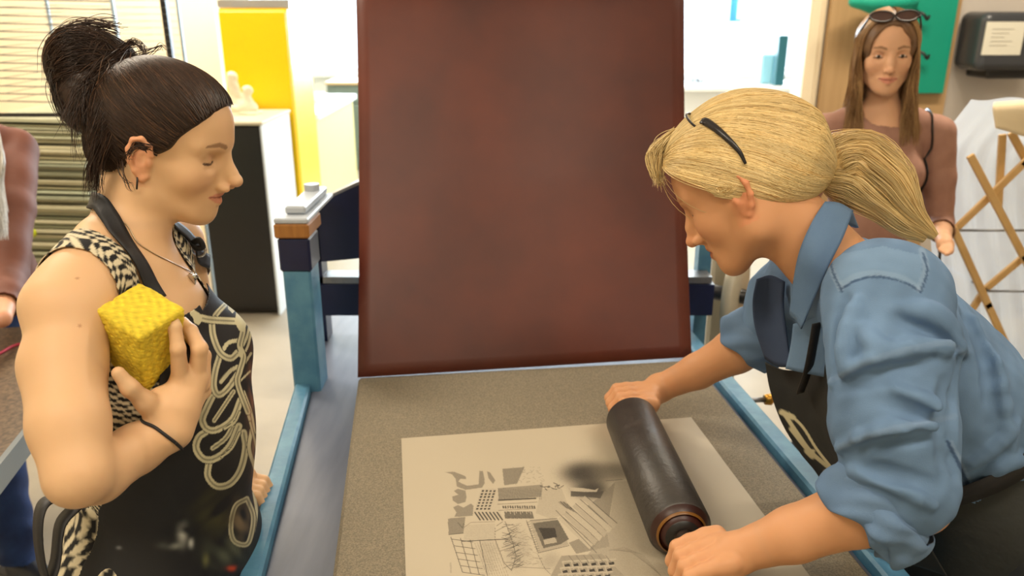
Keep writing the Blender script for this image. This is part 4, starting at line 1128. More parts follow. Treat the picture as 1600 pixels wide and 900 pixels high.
    # apron
    ap = tor + [ell(T(.052, 0, 1.12), (.070, .10, .14), RT, .03), cone(T(-.02, 0, 1.02), T(-.06, 0, .42), .110, .17, .03), cone(T(-.032, .078, .87), T(-.04, .10, .42), .106, .142, .06), cone(T(-.032, -.078, .87), T(-.04, -.10, .42), .106, .142, .06)]
    Va_, Qa_ = mesh_sdf(ap, .0015, offset=.0085, lo=T(0, 0, 0)-[.4, .4, -.55], hi=T(0, 0, 1.4)+[.4, .4, 0])
    q = (Va_ - O) @ RT; a, b, z = q.T; an = np.degrees(np.abs(np.arctan2(b, a)))
    ztop = 1.312 + .22*(b-.04)*(b > .0)
    lim = np.interp(z, [.5, .98, 1.06, 1.18, 1.318, 1.33], [118, 112, 104, 66, 50, 49])
    msk = (z < ztop) & (an < lim) & (a > -.12)
    VA, QA = keep(Va_, Qa_, msk)
    X, Y, Z = proj(VA)
    black = np.array(lin((24, 24, 27))); cream = np.array(lin((205, 198, 162)))
    ink = np.zeros(len(VA)); ln = np.zeros(len(VA))
    def stroke(pts, w, out=True):
        nonlocal ink, ln
        s_ = spline(pts, 8*len(pts)); d = seg_dist(X, Y, s_)
        wv_ = w/2
        ink = np.maximum(np.where(d < wv_ + .9, 0, ink), 1-ss(wv_-.6, wv_+.2, d))
        if out and w > 7: ln = np.where(d < wv_+1, (1-ss(.5, 1.5, np.abs(d - .3)))*.7, ln)
        else: ln = np.where(d < wv_+1, 0, ln)
    def blob(pts): 
        nonlocal ink, ln
        m2 = in_poly(X, Y, pts); ink = np.where(m2, 1, ink); ln = np.where(m2, 0, ln)
    # curled loops, back to front (noted on a 2.5x study of the print)
    cz_ = lambda L: [(150 + x/2.5, 420 + y/2.5) for x, y in L]
    def rib(L, w): stroke(cz_(L), w/2.5)
    rib([(600, 215), (590, 260), (572, 300)], 12); rib([(604, 250), (592, 300), (575, 335)], 10); rib([(604, 330), (585, 360), (562, 395)], 10)
    rib([(600, 400), (580, 420), (560, 440)], 8)
    rib([(440, 755), (436, 810), (470, 848), (522, 838), (562, 785), (582, 700), (575, 640)], 27)
    rib([(540, 600), (505, 660), (455, 700)], 20)
    rib([(440, 630), (402, 655), (390, 700), (420, 742), (470, 738), (522, 690), (556, 615)], 28)
    rib([(560, 640), (530, 700), (490, 735)], 9)
    rib([(535, 480), (495, 540), (460, 592)], 18)
    rib([(452, 500), (430, 545), (414, 590), (432, 624), (470, 628), (530, 588), (562, 515)], 27)
    rib([(560, 560), (540, 600), (500, 625)], 9)
    rib([(560, 378), (522, 400), (486, 442)], 16)
    rib([(480, 345), (464, 400), (458, 458), (476, 492), (512, 468), (556, 405)], 25)
    rib([(552, 280), (515, 290), (492, 322)], 16)
    rib([(450, 200), (456, 262), (482, 326), (522, 350), (552, 328)], 26)
    rib([(592, 560), (606, 620), (596, 700), (620, 780), (638, 850)], 15)
    rib([(576, 480), (604, 560), (618, 640)], 10); rib([(600, 600), (622, 690), (630, 760)], 9)
    rib([(502, 142), (482, 162), (460, 188)], 20)
    rib([(400, 190), (450, 200), (545, 206)], 28)
    blob(cz_([(362, 158), (376, 156), (398, 172), (412, 182), (412, 205), (400, 220), (384, 214), (376, 190), (366, 180)]))
    blob(cz_([(535, 68), (552, 100), (572, 148), (548, 152), (532, 176), (514, 158), (512, 130), (492, 108), (512, 98), (526, 98)]))
    rib([(562, 172), (572, 240), (560, 300), (574, 344), (560, 400), (552, 450), (592, 560)], 22)
    blob(cz_([(548, 160), (574, 158), (590, 200), (578, 250), (556, 240), (540, 210)])); blob(cz_([(556, 300), (576, 320), (572, 350), (556, 344)]))
    # hip bone and paint marks low on the apron
    stroke([(396, 770), (400, 800), (396, 830)], 5)
    stroke([(385, 779), (367, 791), (360, 822), (365, 845), (383, 851), (391, 838), (395, 807), (385, 779)], 8)
    ink = np.clip(ink, 0, 1)*(1 - .85*ln)
    fade = np.clip(.92 + .2*snoise(VA, 90, 4), .5, 1)
    cA = black*(1 - (ink*fade)[:, None]) + cream*(ink*fade)[:, None]
    def smear(px, py, rx, ry, col, a_, sd):
        nonlocal cA
        t_ = np.exp(-(((X-px)/rx)**2 + ((Y-py)/ry)**2))*np.clip(.6 + .7*snoise(VA, 110, sd), 0, 1)*a_
        cA = cA*(1-t_[:, None]) + np.array(lin(col))*t_[:, None]
    smear(285, 832, 7, 16, (190, 190, 180), .9, 1); smear(268, 852, 14, 5, (170, 172, 160), .7, 2); smear(298, 848, 4, 10, (200, 200, 190), .8, 3)
    smear(338, 800, 30, 30, (84, 80, 44), .7, 4); smear(352, 862, 26, 20, (110, 116, 92), .7, 5); smear(375, 815, 14, 26, (130, 112, 84), .9, 6)
    smear(362, 888, 9, 4, (196, 70, 30), .9, 7); smear(322, 876, 6, 10, (120, 120, 70), .6, 8); smear(186, 856, 4, 3, (150, 150, 150), .8, 9)
    smear(392, 620, 6, 60, (170, 110, 84), .5, 10); smear(398, 720, 6, 60, (160, 120, 90), .6, 12)
    M['apronL'] = attrmat('apron_cloth', .62, bump=.25, bscale=30, bdist=.004)
    apron = build('apron', VA, QA, M['apronL'], woman, True, cA); solidify(apron, .0016)
    apron['label'] = 'black apron printed with cream curling bones and smeared with paint'
    mb = M['black_cloth'] = mat('black_webbing', (24, 23, 26), .6, bump=.2, bscale=300, bdist=.001)
    # neck strap: near side round the neck to the bib corner, then the far side
    surf = tn
    def band(name, pts, w, m_, par, off=.006, n=40, thick=.0022):
        s_ = spline(pts, n); s_ = onto(surf, s_, off)
        e = .002; g = np.stack([sdf(surf, (s_ + np.eye(3)[i]*e).astype(np.float32)) - sdf(surf, (s_ - np.eye(3)[i]*e).astype(np.float32)) for i in range(3)], 1)
        g /= np.linalg.norm(g, axis=1)[:, None]; tg = np.gradient(s_, axis=0); tg /= np.linalg.norm(tg, axis=1)[:, None]
        sd_ = np.cross(g, tg); sd_ /= np.linalg.norm(sd_, axis=1)[:, None]
        V = []; 
        for t_ in (-1, -.5, 0, .5, 1): V.append(s_ + sd_*w/2*t_)
        V = np.stack(V, 1); idx = np.arange(n*5).reshape(n, 5)
        V = onto(surf, V.reshape(-1, 3), off, 2)
        Q = np.stack([idx[:-1, :-1], idx[:-1, 1:], idx[1:, 1:], idx[1:, :-1]], -1).reshape(-1, 4)
        o = build(name, V, Q, m_, par, True); solidify(o, thick); return o
    zN = P(155, 312, 1.06)
    band('neck_strap', [HL(-.085, 0, -.105)] + [ray(surf, *q_) for q_ in ((160, 320), (176, 352), (198, 392), (222, 430), (246, 470))], .023, mb, apron)
    band('neck_strap', [HL(-.085, 0, -.105), T(-.03, .085, 1.41)] + [ray(surf, *q_) for q_ in ((284, 366), (302, 386), (322, 410), (342, 438))], .022, mb, apron, off=.007)
    bk = MB(); c0_ = ray(surf, 312, 388, .010)
    t_ = np.linspace(0, 2*math.pi, 17); bk.tube([c0_ + np.array([.011*math.cos(x), -.006, .011*math.sin(x)]) for x in t_], .0022, 8, cap=False)
    bk.build('buckle', M['chrome'], apron, True)
    kn = MB(); kn.tube(spline([c0_+[-.004, -.01, .012], c0_+[.006, -.014, .018], c0_+[.010, -.012, .006], c0_+[.0, -.012, .004], c0_+[-.006, -.01, .012]], 20), .0045, 8)
    kn.build('strap_knot', mb, apron, True)
    # apron tie hanging in a loop at the back
    def ribbon(name, pts, w, wd, m_, par, n=30):
        s_ = spline(pts, n); wd = np.asarray(wd, float); wd /= np.linalg.norm(wd)
        V = np.stack([s_ - wd*w/2, s_, s_ + wd*w/2], 1); idx = np.arange(n*3).reshape(n, 3)
        Q = np.stack([idx[:-1, :-1], idx[:-1, 1:], idx[1:, 1:], idx[1:, :-1]], -1).reshape(-1, 4)
        o = build(name, V.reshape(-1, 3), Q, m_, par, True); solidify(o, .002); return o
    ribbon('apron_tie', [P(120, 785, 1.09), P(80, 780, 1.05), P(62, 800, 1.03), P(60, 850, 1.02), P(72, 905, 1.02), P(86, 880, 1.03), P(94, 820, 1.05), P(120, 790, 1.07)], .028, (.75, -.6, .1), mb, apron, 40)
    # ---- necklace
    nb = MB()
    pts = onto(surf, spline([HL(-.05, -.03, -.105)] + [ray(surf, *q_) for q_ in ((206, 366), (235, 394), (270, 412), (301, 428))], 40), .0016)
    nb.tube(pts, .0009, 6)
    pts = onto(surf, spline([ray(surf, *q_) for q_ in ((301, 428), (293, 404), (283, 380), (272, 356))] + [HL(-.04, .04, -.105)], 40), .0016)
    nb.tube(pts, .0009, 6)
    nk_ = nb.build('necklace', mat('necklace_silver', (190, 170, 140), .3, .9), woman, True)
    pc = ray(surf, 302, 434, .004)
    pv, pq = mesh_sdf([ell(pc+[.002, -.001, .003], (.0045, .0035, .0045), None, .003), ell(pc+[-.003, 0, .003], (.0042, .0035, .0045), None, .003), cone(pc, pc+[.001, 0, -.009], .005, .0015, .003)], .0008, pad=.004)
    build('pendant', pv, pq, mat('pendant_silver', (200, 200, 200), .2, 1.0), nk_, True)
    # ---- wristband
    wa = (P(274, 640, 1.02) - P(215, 700, .995)); wa /= np.linalg.norm(wa); wc = P(260, 683, 1.008)
    u_ = np.cross(wa, [0, 0, 1.0]); u_ /= np.linalg.norm(u_); v_ = np.cross(wa, u_)
    ring = [wc + .027*(math.cos(x)*u_ + math.sin(x)*v_) for x in np.linspace(0, 2*math.pi, 49)]
    ring = onto(arm+hand, ring, .0012); ring = np.array([(ring[(i-2) % 48]+ring[(i-1) % 48]+ring[i % 48]+ring[(i+1) % 48]+ring[(i+2) % 48])/5 for i in range(49)])
    MB().tube(ring, .0021, 8, cap=False).build('wristband', mb, woman, True)
    # earring
    MB().tube([HL(.002, -.078, -.026), HL(.003, -.0795, -.034), HL(.003, -.079, -.043)], .0013, 8).build('earring', M['black'], woman, True)

    # ---- hair
    zx = [-.12, -.075, -.05, -.022, -.012, .0, .012, .022, .04, .058, .074, .085, .12]
    zz = [-.02, -.038, -.040, -.022, .026, .034, .012, .006, .024, .050, .068, .085, .11]
    def zl(x, y): return np.interp(x - .10*np.maximum(np.abs(y)-.0, 0)*0, zx, zz) - .0*y
    inv = lambda p: ((p - HO) @ HR)/hs
    cut = Prim(HO, .3, lambda p: (zl(inv(p)[:, 0], inv(p)[:, 1]) - inv(p)[:, 2])*hs*.7, .008, 'i')
    cap = [ell(HL(-.006, 0, .045), np.array([.097, .0785, .087])*hs, HR, .03), ell(HL(.034, 0, .045), np.array([.0625, .066, .066])*hs, HR, .03),
           ell(HL(-.05, 0, -.01), np.array([.055, .058, .06])*hs, HR, .03)]
    tie = P(190, 108, 1.13)
    capx = cap + [cut]
    bunc = HL(-.105, -.005, .165)
    print('bun at', proj(bunc), 'tie', proj(tie))
    bun = [cone(P(205, 140, 1.13), tie, .040, .022, .03), ell(P(140, 108, 1.12), (.048, .045, .050), None, .02), ell(P(122, 92, 1.10), (.033, .033, .036), None, .02),
           ell(P(165, 100, 1.13), (.028, .035, .028), None, .02), ell(P(130, 150, 1.10), (.030, .035, .040), None, .02), ell(P(168, 158, 1.12), (.036, .04, .045), None, .03)]
    full_h = bun + cap
    hp_ = cap + [cut] + bun
    wav = lambda p: .0004*np.sin(inv(p)[:, 2]*150 + 20*inv(p)[:, 0]) + .0004*snoise(p, 220, 5)
    Vh_, Qh_ = mesh_sdf(hp_, .0022, post=wav)
    ch = np.array(lin((44, 30, 23)))*(1 + .35*snoise(Vh_, 160, 8))[:, None]
    hair = build('hair', Vh_, Qh_, M['hair'], woman, True, ch); hair['label'] = 'dark brown hair pulled up into a messy bun'
    # strands running from the hairline to the tie
    r = np.random.default_rng(5); lines = []
    K = 22
    n0 = 5200; x0 = r.uniform(-.09, .092, n0); y0 = np.where(r.random(n0) < .75, -1, 1)*r.uniform(0, .08, n0); z0 = zl(x0, y0) + .002 + r.random(n0)**1.6*.11
    st_ = onto(cap, np.array([HL(a_, b_, c_) for a_, b_, c_ in zip(x0, y0, z0)]), .001, 6); q0 = inv(st_)
    st_ = st_[(q0[:, 2] > zl(q0[:, 0], q0[:, 1]) + .001)]
    cb = comb(cap + bun[:1], st_, tie, K, .0004 + .0016*r.random(len(st_)), .008, 3); lines = list(cb)
    for i in range(1300):      # coils of the bun
        c_ = [P(142, 108, 1.11), P(130, 140, 1.10), P(160, 120, 1.12)][r.integers(3)]; nn_ = np.array([-.35, .93, .1]) + r.normal(0, .28, 3); nn_ /= np.linalg.norm(nn_); a_ = np.cross(nn_, [0, 0, 1.0]); a_ /= np.linalg.norm(a_); b_ = np.cross(nn_, a_)
        t0_ = r.uniform(0, 6.28); ra = r.uniform(.03, .052)
        L_ = np.array([c_ + ra*(math.cos(t0_ + t)*a_ + math.sin(t0_+t)*b_)*(1+.15*math.sin(3*t)) for t in np.linspace(0, 2.8, K)])
        L_ = onto(bun, L_, .001 + .005*r.random()**3, 3); lines.append(L_)
    def lock(pts, n_, spread, seed):
        rr_ = np.random.default_rng(seed); s_ = spline(pts, K)
        for _ in range(n_):
            o1 = rr_.normal(0, 1, 3)*spread; o2 = rr_.normal(0, 1, 3)*spread; ph = rr_.uniform(0, 6)
            t_ = np.linspace(0, 1, K)[:, None]; ln_ = s_*1.0 + o1*(1-t_) + o2*t_ + .002*np.sin(t_*9 + ph)*rr_.normal(size=3)
            e_ = rr_.uniform(.75, 1.0); ln_ = s_[0]+o1 + (ln_-s_[0]-o1) if e_ > .99 else ln_
            lines.append(ln_)
    lock([P(165, 100, 1.10), P(180, 150, 1.06), P(165, 210, 1.05), P(148, 260, 1.05), P(146, 298, 1.055)], 160, .006, 1)
    lock([P(200, 110, 1.08), P(190, 160, 1.055), P(160, 200, 1.05), P(150, 240, 1.055)], 160, .008, 2)
    lock([P(120, 90, 1.09), P(90, 120, 1.08), P(100, 165, 1.08), P(125, 200, 1.075)], 160, .008, 3)
    lock([P(110, 120, 1.08), P(95, 150, 1.08), P(110, 180, 1.08), P(125, 190, 1.08)], 30, .006, 4)
    lock([P(140, 60, 1.1), P(100, 55, 1.09), P(84, 90, 1.09), P(88, 130, 1.09)], 50, .007, 5)
    lock([tie, P(165, 118, 1.075), P(142, 140, 1.065), P(132, 168, 1.06), P(128, 192, 1.06)], 260, .013, 21)
    lock([tie, P(180, 130, 1.07), P(168, 160, 1.06), P(160, 200, 1.055)], 200, .012, 22)
    lock([P(150, 150, 1.07), P(128, 170, 1.06), P(118, 195, 1.06), P(122, 250, 1.06)], 10, .004, 6)
    lock([P(185, 80, 1.1), P(205, 66, 1.1), P(222, 72, 1.1), P(224, 90, 1.1)], 30, .0035, 7)
    lock([P(180, 45, 1.12), P(140, 38, 1.11), P(105, 45, 1.1), P(82, 75, 1.1)], 50, .006, 8)
    lock([P(190, 95, 1.1), P(235, 80, 1.11), P(250, 72, 1.11), P(258, 76, 1.11)], 10, .003, 9)
    lock([P(238, 232, 1.035), P(215, 228, 1.03), P(202, 240, 1.03), P(197, 250, 1.035)], 16, .003, 10)
    lock([P(186, 250, 1.06), P(192, 270, 1.05), P(200, 288, 1.05), P(208, 296, 1.05)], 8, .003, 11)
    lines = np.array(lines)
    cs = tones((52, 36, 27), len(lines), .22, (84, 58, 40), .12)*(1+.3*snoise(lines[:, 5], 90, 3))[:, None]
    strands('hair_strands', lines, r.uniform(.00035, .0007, len(lines)), M['hair'], hair, cs, n=3)
    # skirt and shoes keep her on the floor
    for y in (-1, 1):
        v_s, q_s = mesh_sdf([cone(T(-.04, .088*y, .045), T(.13, .095*y, .035), .046, .038, .03), rbox(T(.04, .092*y, .012), (.14, .045, .012), RT, .01, .01)], .004)
        build('shoe', v_s, q_s, M['black'], woman, True)

    # ---- sponge (held: its own thing)
    vw = np.array([.40, -.92, 0]); Xs = np.array([.40, .92, 0]); Xs /= np.linalg.norm(Xs); Ys = np.array([-Xs[1], Xs[0], 0]); wax = np.array([-.92, -.40, 0])
    ax3 = [rod(rod(v_, wax, -D(25)), vw, -D(6)) for v_ in (Xs, Ys, np.array([0, 0, 1.0]))]
    if ax3[2] @ vw < 0: ax3 = [rod(rod(v_, wax, D(25)), vw, -D(6)) for v_ in (Xs, Ys, np.array([0, 0, 1.0]))]
    RSp = np.stack(ax3, 1); sc_ = P(222, 549, 1.035) - RSp[:, 2]*.032
    pr_ = [rbox(sc_, (.036, .038, .110), RSp, .006, .01)]
    def holes(p):
        n1 = snoise(p, 420, 1); n2 = snoise(p, 900, 3); n3 = snoise(p, 70, 4)
        return .0016*np.maximum(n1-.2, 0) + .0016*np.maximum(n2-.2, 0) + .0012*n3
    Vp, Qp = mesh_sdf(pr_, .0017, post=holes)
    dd = snoise(Vp, 420, 1)
    cp = np.array(lin((224, 198, 58)))*(1 + .10*snoise(Vp, 30, 6) + .16*snoise(Vp, 420, 1) + .12*snoise(Vp, 900, 3))[:, None]
    sp = build('sponge', Vp, Qp, attrmat('sponge_foam', .9, bump=.35, bscale=420, bdist=.002), None, True, cp)
    tag(sp, 'yellow rough block sponge held against the chest of the woman in the black apron', 'sponge')
    for d_ in (0, .5):
        Xq, Yq, Zq = proj(Vp)
    print('sponge px', Xq.min(), Xq.max(), Yq.min(), Yq.max())
    return woman
import time as _t; _t0 = _t.time()
WL = woman_left(); print('woman left', _t.time() - _t0)
# ------------------------------------------------------------------ woman on the right
def polysheet(name, pts, m, parent, thick=.003, sub=3, n=1):
    """stiff cloth piece from a grid of world points (rows x cols x 3)"""
    A = np.asarray(pts, float); r, c, _ = A.shape
    rows = np.array([spline(A[:, j], (r-1)*sub+1) for j in range(c)]).transpose(1, 0, 2)
    G_ = np.array([spline(rows[i], (c-1)*sub+1) for i in range(rows.shape[0])])
    R_, C_, _ = G_.shape; idx = np.arange(R_*C_).reshape(R_, C_)
    Q = np.stack([idx[:-1, :-1], idx[:-1, 1:], idx[1:, 1:], idx[1:, :-1]], -1).reshape(-1, 4)
    o = build(name, G_.reshape(-1, 3), Q, m, parent, True); solidify(o, thick); return o
def denim(name, rgb, rgb2, scale=1):
    m = mat(name, rgb, .85, rgb2=rgb2, noise=.22, nscale=7, bump=.35, bscale=900, bdist=.0012, spec=.25, detail=6)
    return m
M['denim'] = denim('faded_denim', (88, 114, 150), (108, 136, 168))
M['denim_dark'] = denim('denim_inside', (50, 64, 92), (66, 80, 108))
M['denim_edge'] = denim('denim_seam', (112, 138, 170), (92, 120, 156))
def woman_right():
    hs = 1.03
    HR = Rz(D(180-26)) @ Ry(D(34)) @ Rx(D(4)); HO = P(1172, 297, 1.205)
    hp, HL = head_prims(HR, HO, hs, lids=1.0, chin=.0, mz=.003, mo=-.003)
    print('R nose', proj(HL(.118, 0, -.03)), 'chin', proj(HL(.085, 0, -.1)), 'brow', proj(HL(.095, 0, .033)), 'ear', proj(HL(-.004, .078, 0)), 'crown', proj(HL(0, 0, .125)))
    shN = P(1385, 470, 1.05); shF = P(1275, 425, 1.34)
    mid = (shN+shF)/2
    hip = np.array([.82, 1.10, .93])
    ax_ = mid - hip; ax_ /= np.linalg.norm(ax_); lat = (shF-shN)/np.linalg.norm(shF-shN); dors = np.cross(lat, ax_)
    if dors[2] < 0: dors = -dors
    TR = np.stack([-dors, lat, ax_], 1)
    B = lambda a, b, c: mid + TR @ np.array([a, b, c], float)      # a to the front of the chest, b far side, c up the spine from the shoulders
    Ls = np.linalg.norm(mid-hip)
    print('torso', Ls, 'dors', dors, 'upper', mid)
    nkb = B(-.0, .01, .03)
    nk = [cone(HL(-.02, 0, -.035), nkb, .053, .060, .03)]
    el = P(1432, 782, 1.0); wr = P(1150, 864, 1.085)
    armN = chain([shN, (shN+el)/2, el], [.052, .046, .040], .02) + chain([el, P(1340, 800, 1.02), P(1240, 835, 1.055), wr], [.040, .042, .035, .026], .012)
    # near fist round the near handle (axis ax, from r0 towards the camera)
    hc = r0 - ax*.072 - np.array([0, 0, .006])
    def fist(c, wrist, flip, pre):
        """fingers wrapped round a bar through c along ax; wrist = wrist point"""
        out = []
        w = wrist - c; w -= ax*(w @ ax); w /= np.linalg.norm(w); t = np.cross(ax, w)
        if t[2] < 0: t = -t           # over the top
        pos = [(-.033, .0095), (-.012, .0105), (.010, .0105), (.031, .0098)]
        for k, (s_, r_) in enumerate(pos):
            cc = c + ax*s_*(1 if flip else 1)
            kn = cc + w*.034 + t*.016
            R_ = .0165 + r_*.9
            pts = [kn]
            for a_ in (62, 105, 160, 215, 262):
                a = D(a_); pts.append(cc + R_*(math.cos(a)*w*-1*-1 + math.sin(a)*t) if False else cc + R_*(math.cos(a)*w + math.sin(a)*t))
            out += chain([wrist*.0 + cc + w*.050 + t*.010] + pts, [.012, .0125, r_+.001, r_+.0008, r_, r_*.92, r_*.8], .004)
        # palm and heel of the hand
        for s_ in (-.024, 0, .024):
            out.append(cone(c + ax*s_*.9 + w*.040 + t*.004, wrist - w*.004 + ax*s_*.25, .0165, .022, .014))
        out.append(cone(c + ax*-.026 + w*.036 - t*.004, c + ax*.026 + w*.036 - t*.004, .0145, .0145, .012))
        # thumb closes underneath / alongside towards the drum
        out += chain([wrist + (c-wrist)*.35 - t*.004 + ax*.012*pre, c + w*.030 + ax*.040*pre - t*.004, c + w*.004 + ax*.040*pre - t*.026, c - w*.020 + ax*.034*pre - t*.020], [.018, .0135, .0105, .008], .006)
        return out
    handN = fist(hc, wr, True, 1)
    wrF = P(1032, 606, 1.585); elF = P(1196, 522, 1.475)
    armF = chain([shF, (shF+elF)/2 + [0, .02, 0], elF], [.05, .046, .040], .02) + chain([elF, P(1150, 548, 1.50), P(1090, 580, 1.545), wrF], [.040, .041, .033, .026], .012)
    hcF = r1 + ax*.052
    handF = fist(hcF, wrF, True, -1)
    print('upperN', np.linalg.norm(shN-el), 'foreN', np.linalg.norm(wr-el), 'upperF', np.linalg.norm(shF-elF), 'foreF', np.linalg.norm(elF-wrF), 'wrist-hand', np.linalg.norm(wr-hc), np.linalg.norm(wrF-hcF))
    core = [ell(B(.0, 0, -.20), (.085, .13, .22), TR, .04), cone(B(0, .11, -.02), B(0, -.11, -.02), .05, .05, .04), cone(B(.0, 0, -.3), hip, .11, .12, .05)]
    legs = []
    for y in (-1, 1):
        h_ = hip + np.array([0, .085*y, -.02]); legs += chain([h_, h_ + [-.03, .0, -.42], h_ + [.03, 0, -.83]], [.09, .058, .042], .03)
        legs += [cone(h_ + [.05, 0, -.87], h_ + [-.12, 0, -.885], .036, .028, .03)]
    body = hp + nk + core + armN + armF + legs + handN + handF
    skin = (210, 154, 112)
    Vh, Qh = mesh_sdf(hp + nk + core[1:2], .0019, lo=HO - .19, hi=HO + .19)
    zlc = lambda V: ((V - HO) @ HR)[:, 2]/hs
    Vh, Qh = keep(Vh, Qh, (zlc(Vh) > -.128) & (np.linalg.norm(Vh-HO, axis=1) < .18))
    def fine(prims, c, rad, h=.0016):
        V_, Q_ = mesh_sdf(prims, h, lo=c-rad, hi=c+rad); return keep(V_, Q_, np.linalg.norm(V_-c, axis=1) < rad)
    cN = (hc*.6+wr*.4); cF = (hcF*.6+wrF*.4)
    fN = fine(armN+handN, cN, .09); fF = fine(armF+handF, cF, .09, .002)
    Vb, Qb = mesh_sdf(body, .0036)
    inhd = (zlc(Vb) > -.118) & (np.linalg.norm(Vb-HO, axis=1) < .172)
    dn = (np.linalg.norm(Vb-cN, axis=1) < .081) | (np.linalg.norm(Vb-cF, axis=1) < .081)
    Vb, Qb = keep(Vb, Qb, ~inhd & ~dn)
    V, Q = cat([(Vh, Qh), fN, fF, (Vb, Qb)])
    c = head_paint(V, HR, HO, hs, skin, lip=(176, 92, 76), browc=(170, 120, 84), cheek=(216, 116, 88), lash=(110, 70, 50), mz=.003)
    c[np.linalg.norm(V-HO, axis=1) > .2] = lin(skin)
    woman = build('person', V, Q, M['skinL'], None, True, c)
    tag(woman, 'blonde woman with a ponytail and denim shirt, leaning over the stone to roll ink', 'person')

    # ---- shirt
    Pz = lambda x, y, z: P(x, y, z)
    tsh = [ell(B(-.005, 0, -.15), (.110, .165, .20), TR, .05), cone(B(-.0, .125, -.01), B(.0, -.125, -.01), .058, .058, .05),
           cone(B(-.005, 0, -.25), B(-.01, 0, -Ls*.80), .125, .128, .06), ell(B(.02, 0, -.42), (.13, .16, .13), TR, .05)]
    elS = P(1410, 752, .995)
    slN = [cone(B(0, -.11, -.03), shN, .062, .070, .05)] + chain([shN, P(1392, 560, 1.02), P(1394, 660, 1.0), elS], [.072, .070, .067, .060], .03)
    slN += [cone(elS, P(1366, 786, 1.01), .060, .055, .02)]
    slF = [cone(B(0, .11, -.03), shF, .060, .066, .04)] + chain([shF, (shF+elF)/2 + [0, .02, 0], elF], [.066, .062, .052], .03) + [cone(elF, P(1180, 530, 1.483), .052, .050, .02)]
    slF[-1].k = .02
    def ridge(pts, r0_, k_, op='u', zoff=.0):
        return chain([P(x, y, z) for x, y, z in pts], [r0_*.4] + [r0_]*(len(pts)-2) + [r0_*.4], k_, op)
    sh0 = tsh + slN + slF
    def rr(px, py, off): return ray(sh0, px, py, off)
    def fold(line, r_, off=.0015, k_=.014, op='u'):
        pts = [rr(x, y, 0) + (P(x, y, 1.0)-P(x, y, 1.02))/.02*(off) for x, y in spline(line, 7)]
        n_ = len(pts); rs = [r_*(.35 + .65*math.sin(math.pi*min(max(i/(n_-1), .06), .94))) for i in range(n_)]
        return chain(pts, rs, k_, op)
    F_ = []
    F_ += fold([(1300, 596), (1368, 562), (1474, 538), (1506, 552)], .0125, .0015, .010)
    F_ += fold([(1312, 700), (1377, 678), (1440, 664), (1494, 652)], .0125, .0015, .010)
    F_ += fold([(1310, 606), (1370, 584), (1460, 560)], .008, .005, .012, 's')
    F_ += fold([(1322, 712), (1385, 694), (1470, 676)], .008, .005, .012, 's')
    F_ += fold([(1400, 500), (1450, 510), (1492, 545)], .009, .004, .014, 's')
    F_ += fold([(1410, 480), (1462, 492), (1500, 530)], .0075)
    F_ += fold([(1318, 470), (1306, 530), (1304, 590)], .009, .004, .014, 's')
    F_ += fold([(1340, 470), (1322, 530), (1318, 580)], .008)
    F_ += fold([(1400, 606), (1440, 628), (1476, 640)], .006)
    F_ += fold([(1380, 626), (1430, 645), (1470, 655)], .006, .004, .012, 's')
    F_ += fold([(1330, 735), (1390, 752), (1460, 790)], .007)
    F_ += fold([(1350, 730), (1400, 742), (1470, 760)], .006, .004, .012, 's')
    F_ += fold([(1350, 512), (1370, 540), (1420, 556)], .006)
    F_ += fold([(1480, 600), (1478, 660), (1482, 740)], .010, .006, .014, 's')
    F_ += fold([(1500, 560), (1494, 620), (1490, 690), (1496, 740)], .006, .003, .012, 's')
    F_ += fold([(1520, 500), (1560, 600), (1580, 700)], .008)
    F_ += fold([(1500, 470), (1540, 560), (1550, 660)], .008, .004, .014, 's')
    F_ += fold([(1545, 740), (1572, 720), (1600, 716)], .008)
    F_ += fold([(1510, 730), (1550, 700), (1590, 660)], .006)
    shirtp = sh0 + F_
    wr_ = lambda p: .0016*snoise(p, 38, 21) + .0008*snoise(p, 110, 22)
    V1, Q1 = mesh_sdf(shirtp, .0026, post=wr_)
    q = (V1 - mid) @ TR
    # open ends: waist, sleeve ends, neck hole
    cdir = (P(1340, 800, 1.02) - elS); cdir /= np.linalg.norm(cdir)
    msk = np.ones(len(V1), bool)
    msk &= ~(((V1 - P(1360, 790, 1.012)) @ cdir > 0) & (np.linalg.norm(V1 - P(1350, 800, 1.01), axis=1) < .10))
    fdir = (wrF - elF)/np.linalg.norm(wrF-elF)
    msk &= ~(((V1 - P(1182, 529, 1.483)) @ fdir > 0) & (np.linalg.norm(V1 - P(1170, 535, 1.49), axis=1) < .10))
    nax = (HO - nkb)/np.linalg.norm(HO - nkb)
    msk &= ~((np.linalg.norm(V1 - (nkb + nax*.03), axis=1) < .062))
    cw = min(np.linspace(-.55, -.1, 200), key=lambda c_: abs(proj(B(.03, -.16, c_))[1] - 758)); print('waist at', cw, proj(B(.03, -.16, cw)))
    msk &= (q[:, 2] > cw - .012 + .006*np.sin(q[:, 0]*60)) | (np.abs(sdf(tsh, V1.astype(np.float32))) > .03)
    V2, Q2 = keep(V1, Q1, msk)
    # seams and fold ridges: lighter and darker lines in the cloth colour
    X, Y, Z = proj(V2)
    col_ = np.array(lin((104, 132, 166)))[None]*(1 + .13*snoise(V2, 26, 31) + .08*snoise(V2, 90, 33))[:, None]
    def cloth_line(line, w_, c_, a_):
        nonlocal col_
        d = seg_dist(X, Y, spline(line, 24)); t_ = ((1-ss(w_*.5, w_, d))*a_)*(Z < 1.25); col_ = col_*(1-t_[:, None]) + np.array(lin(c_))*t_[:, None]
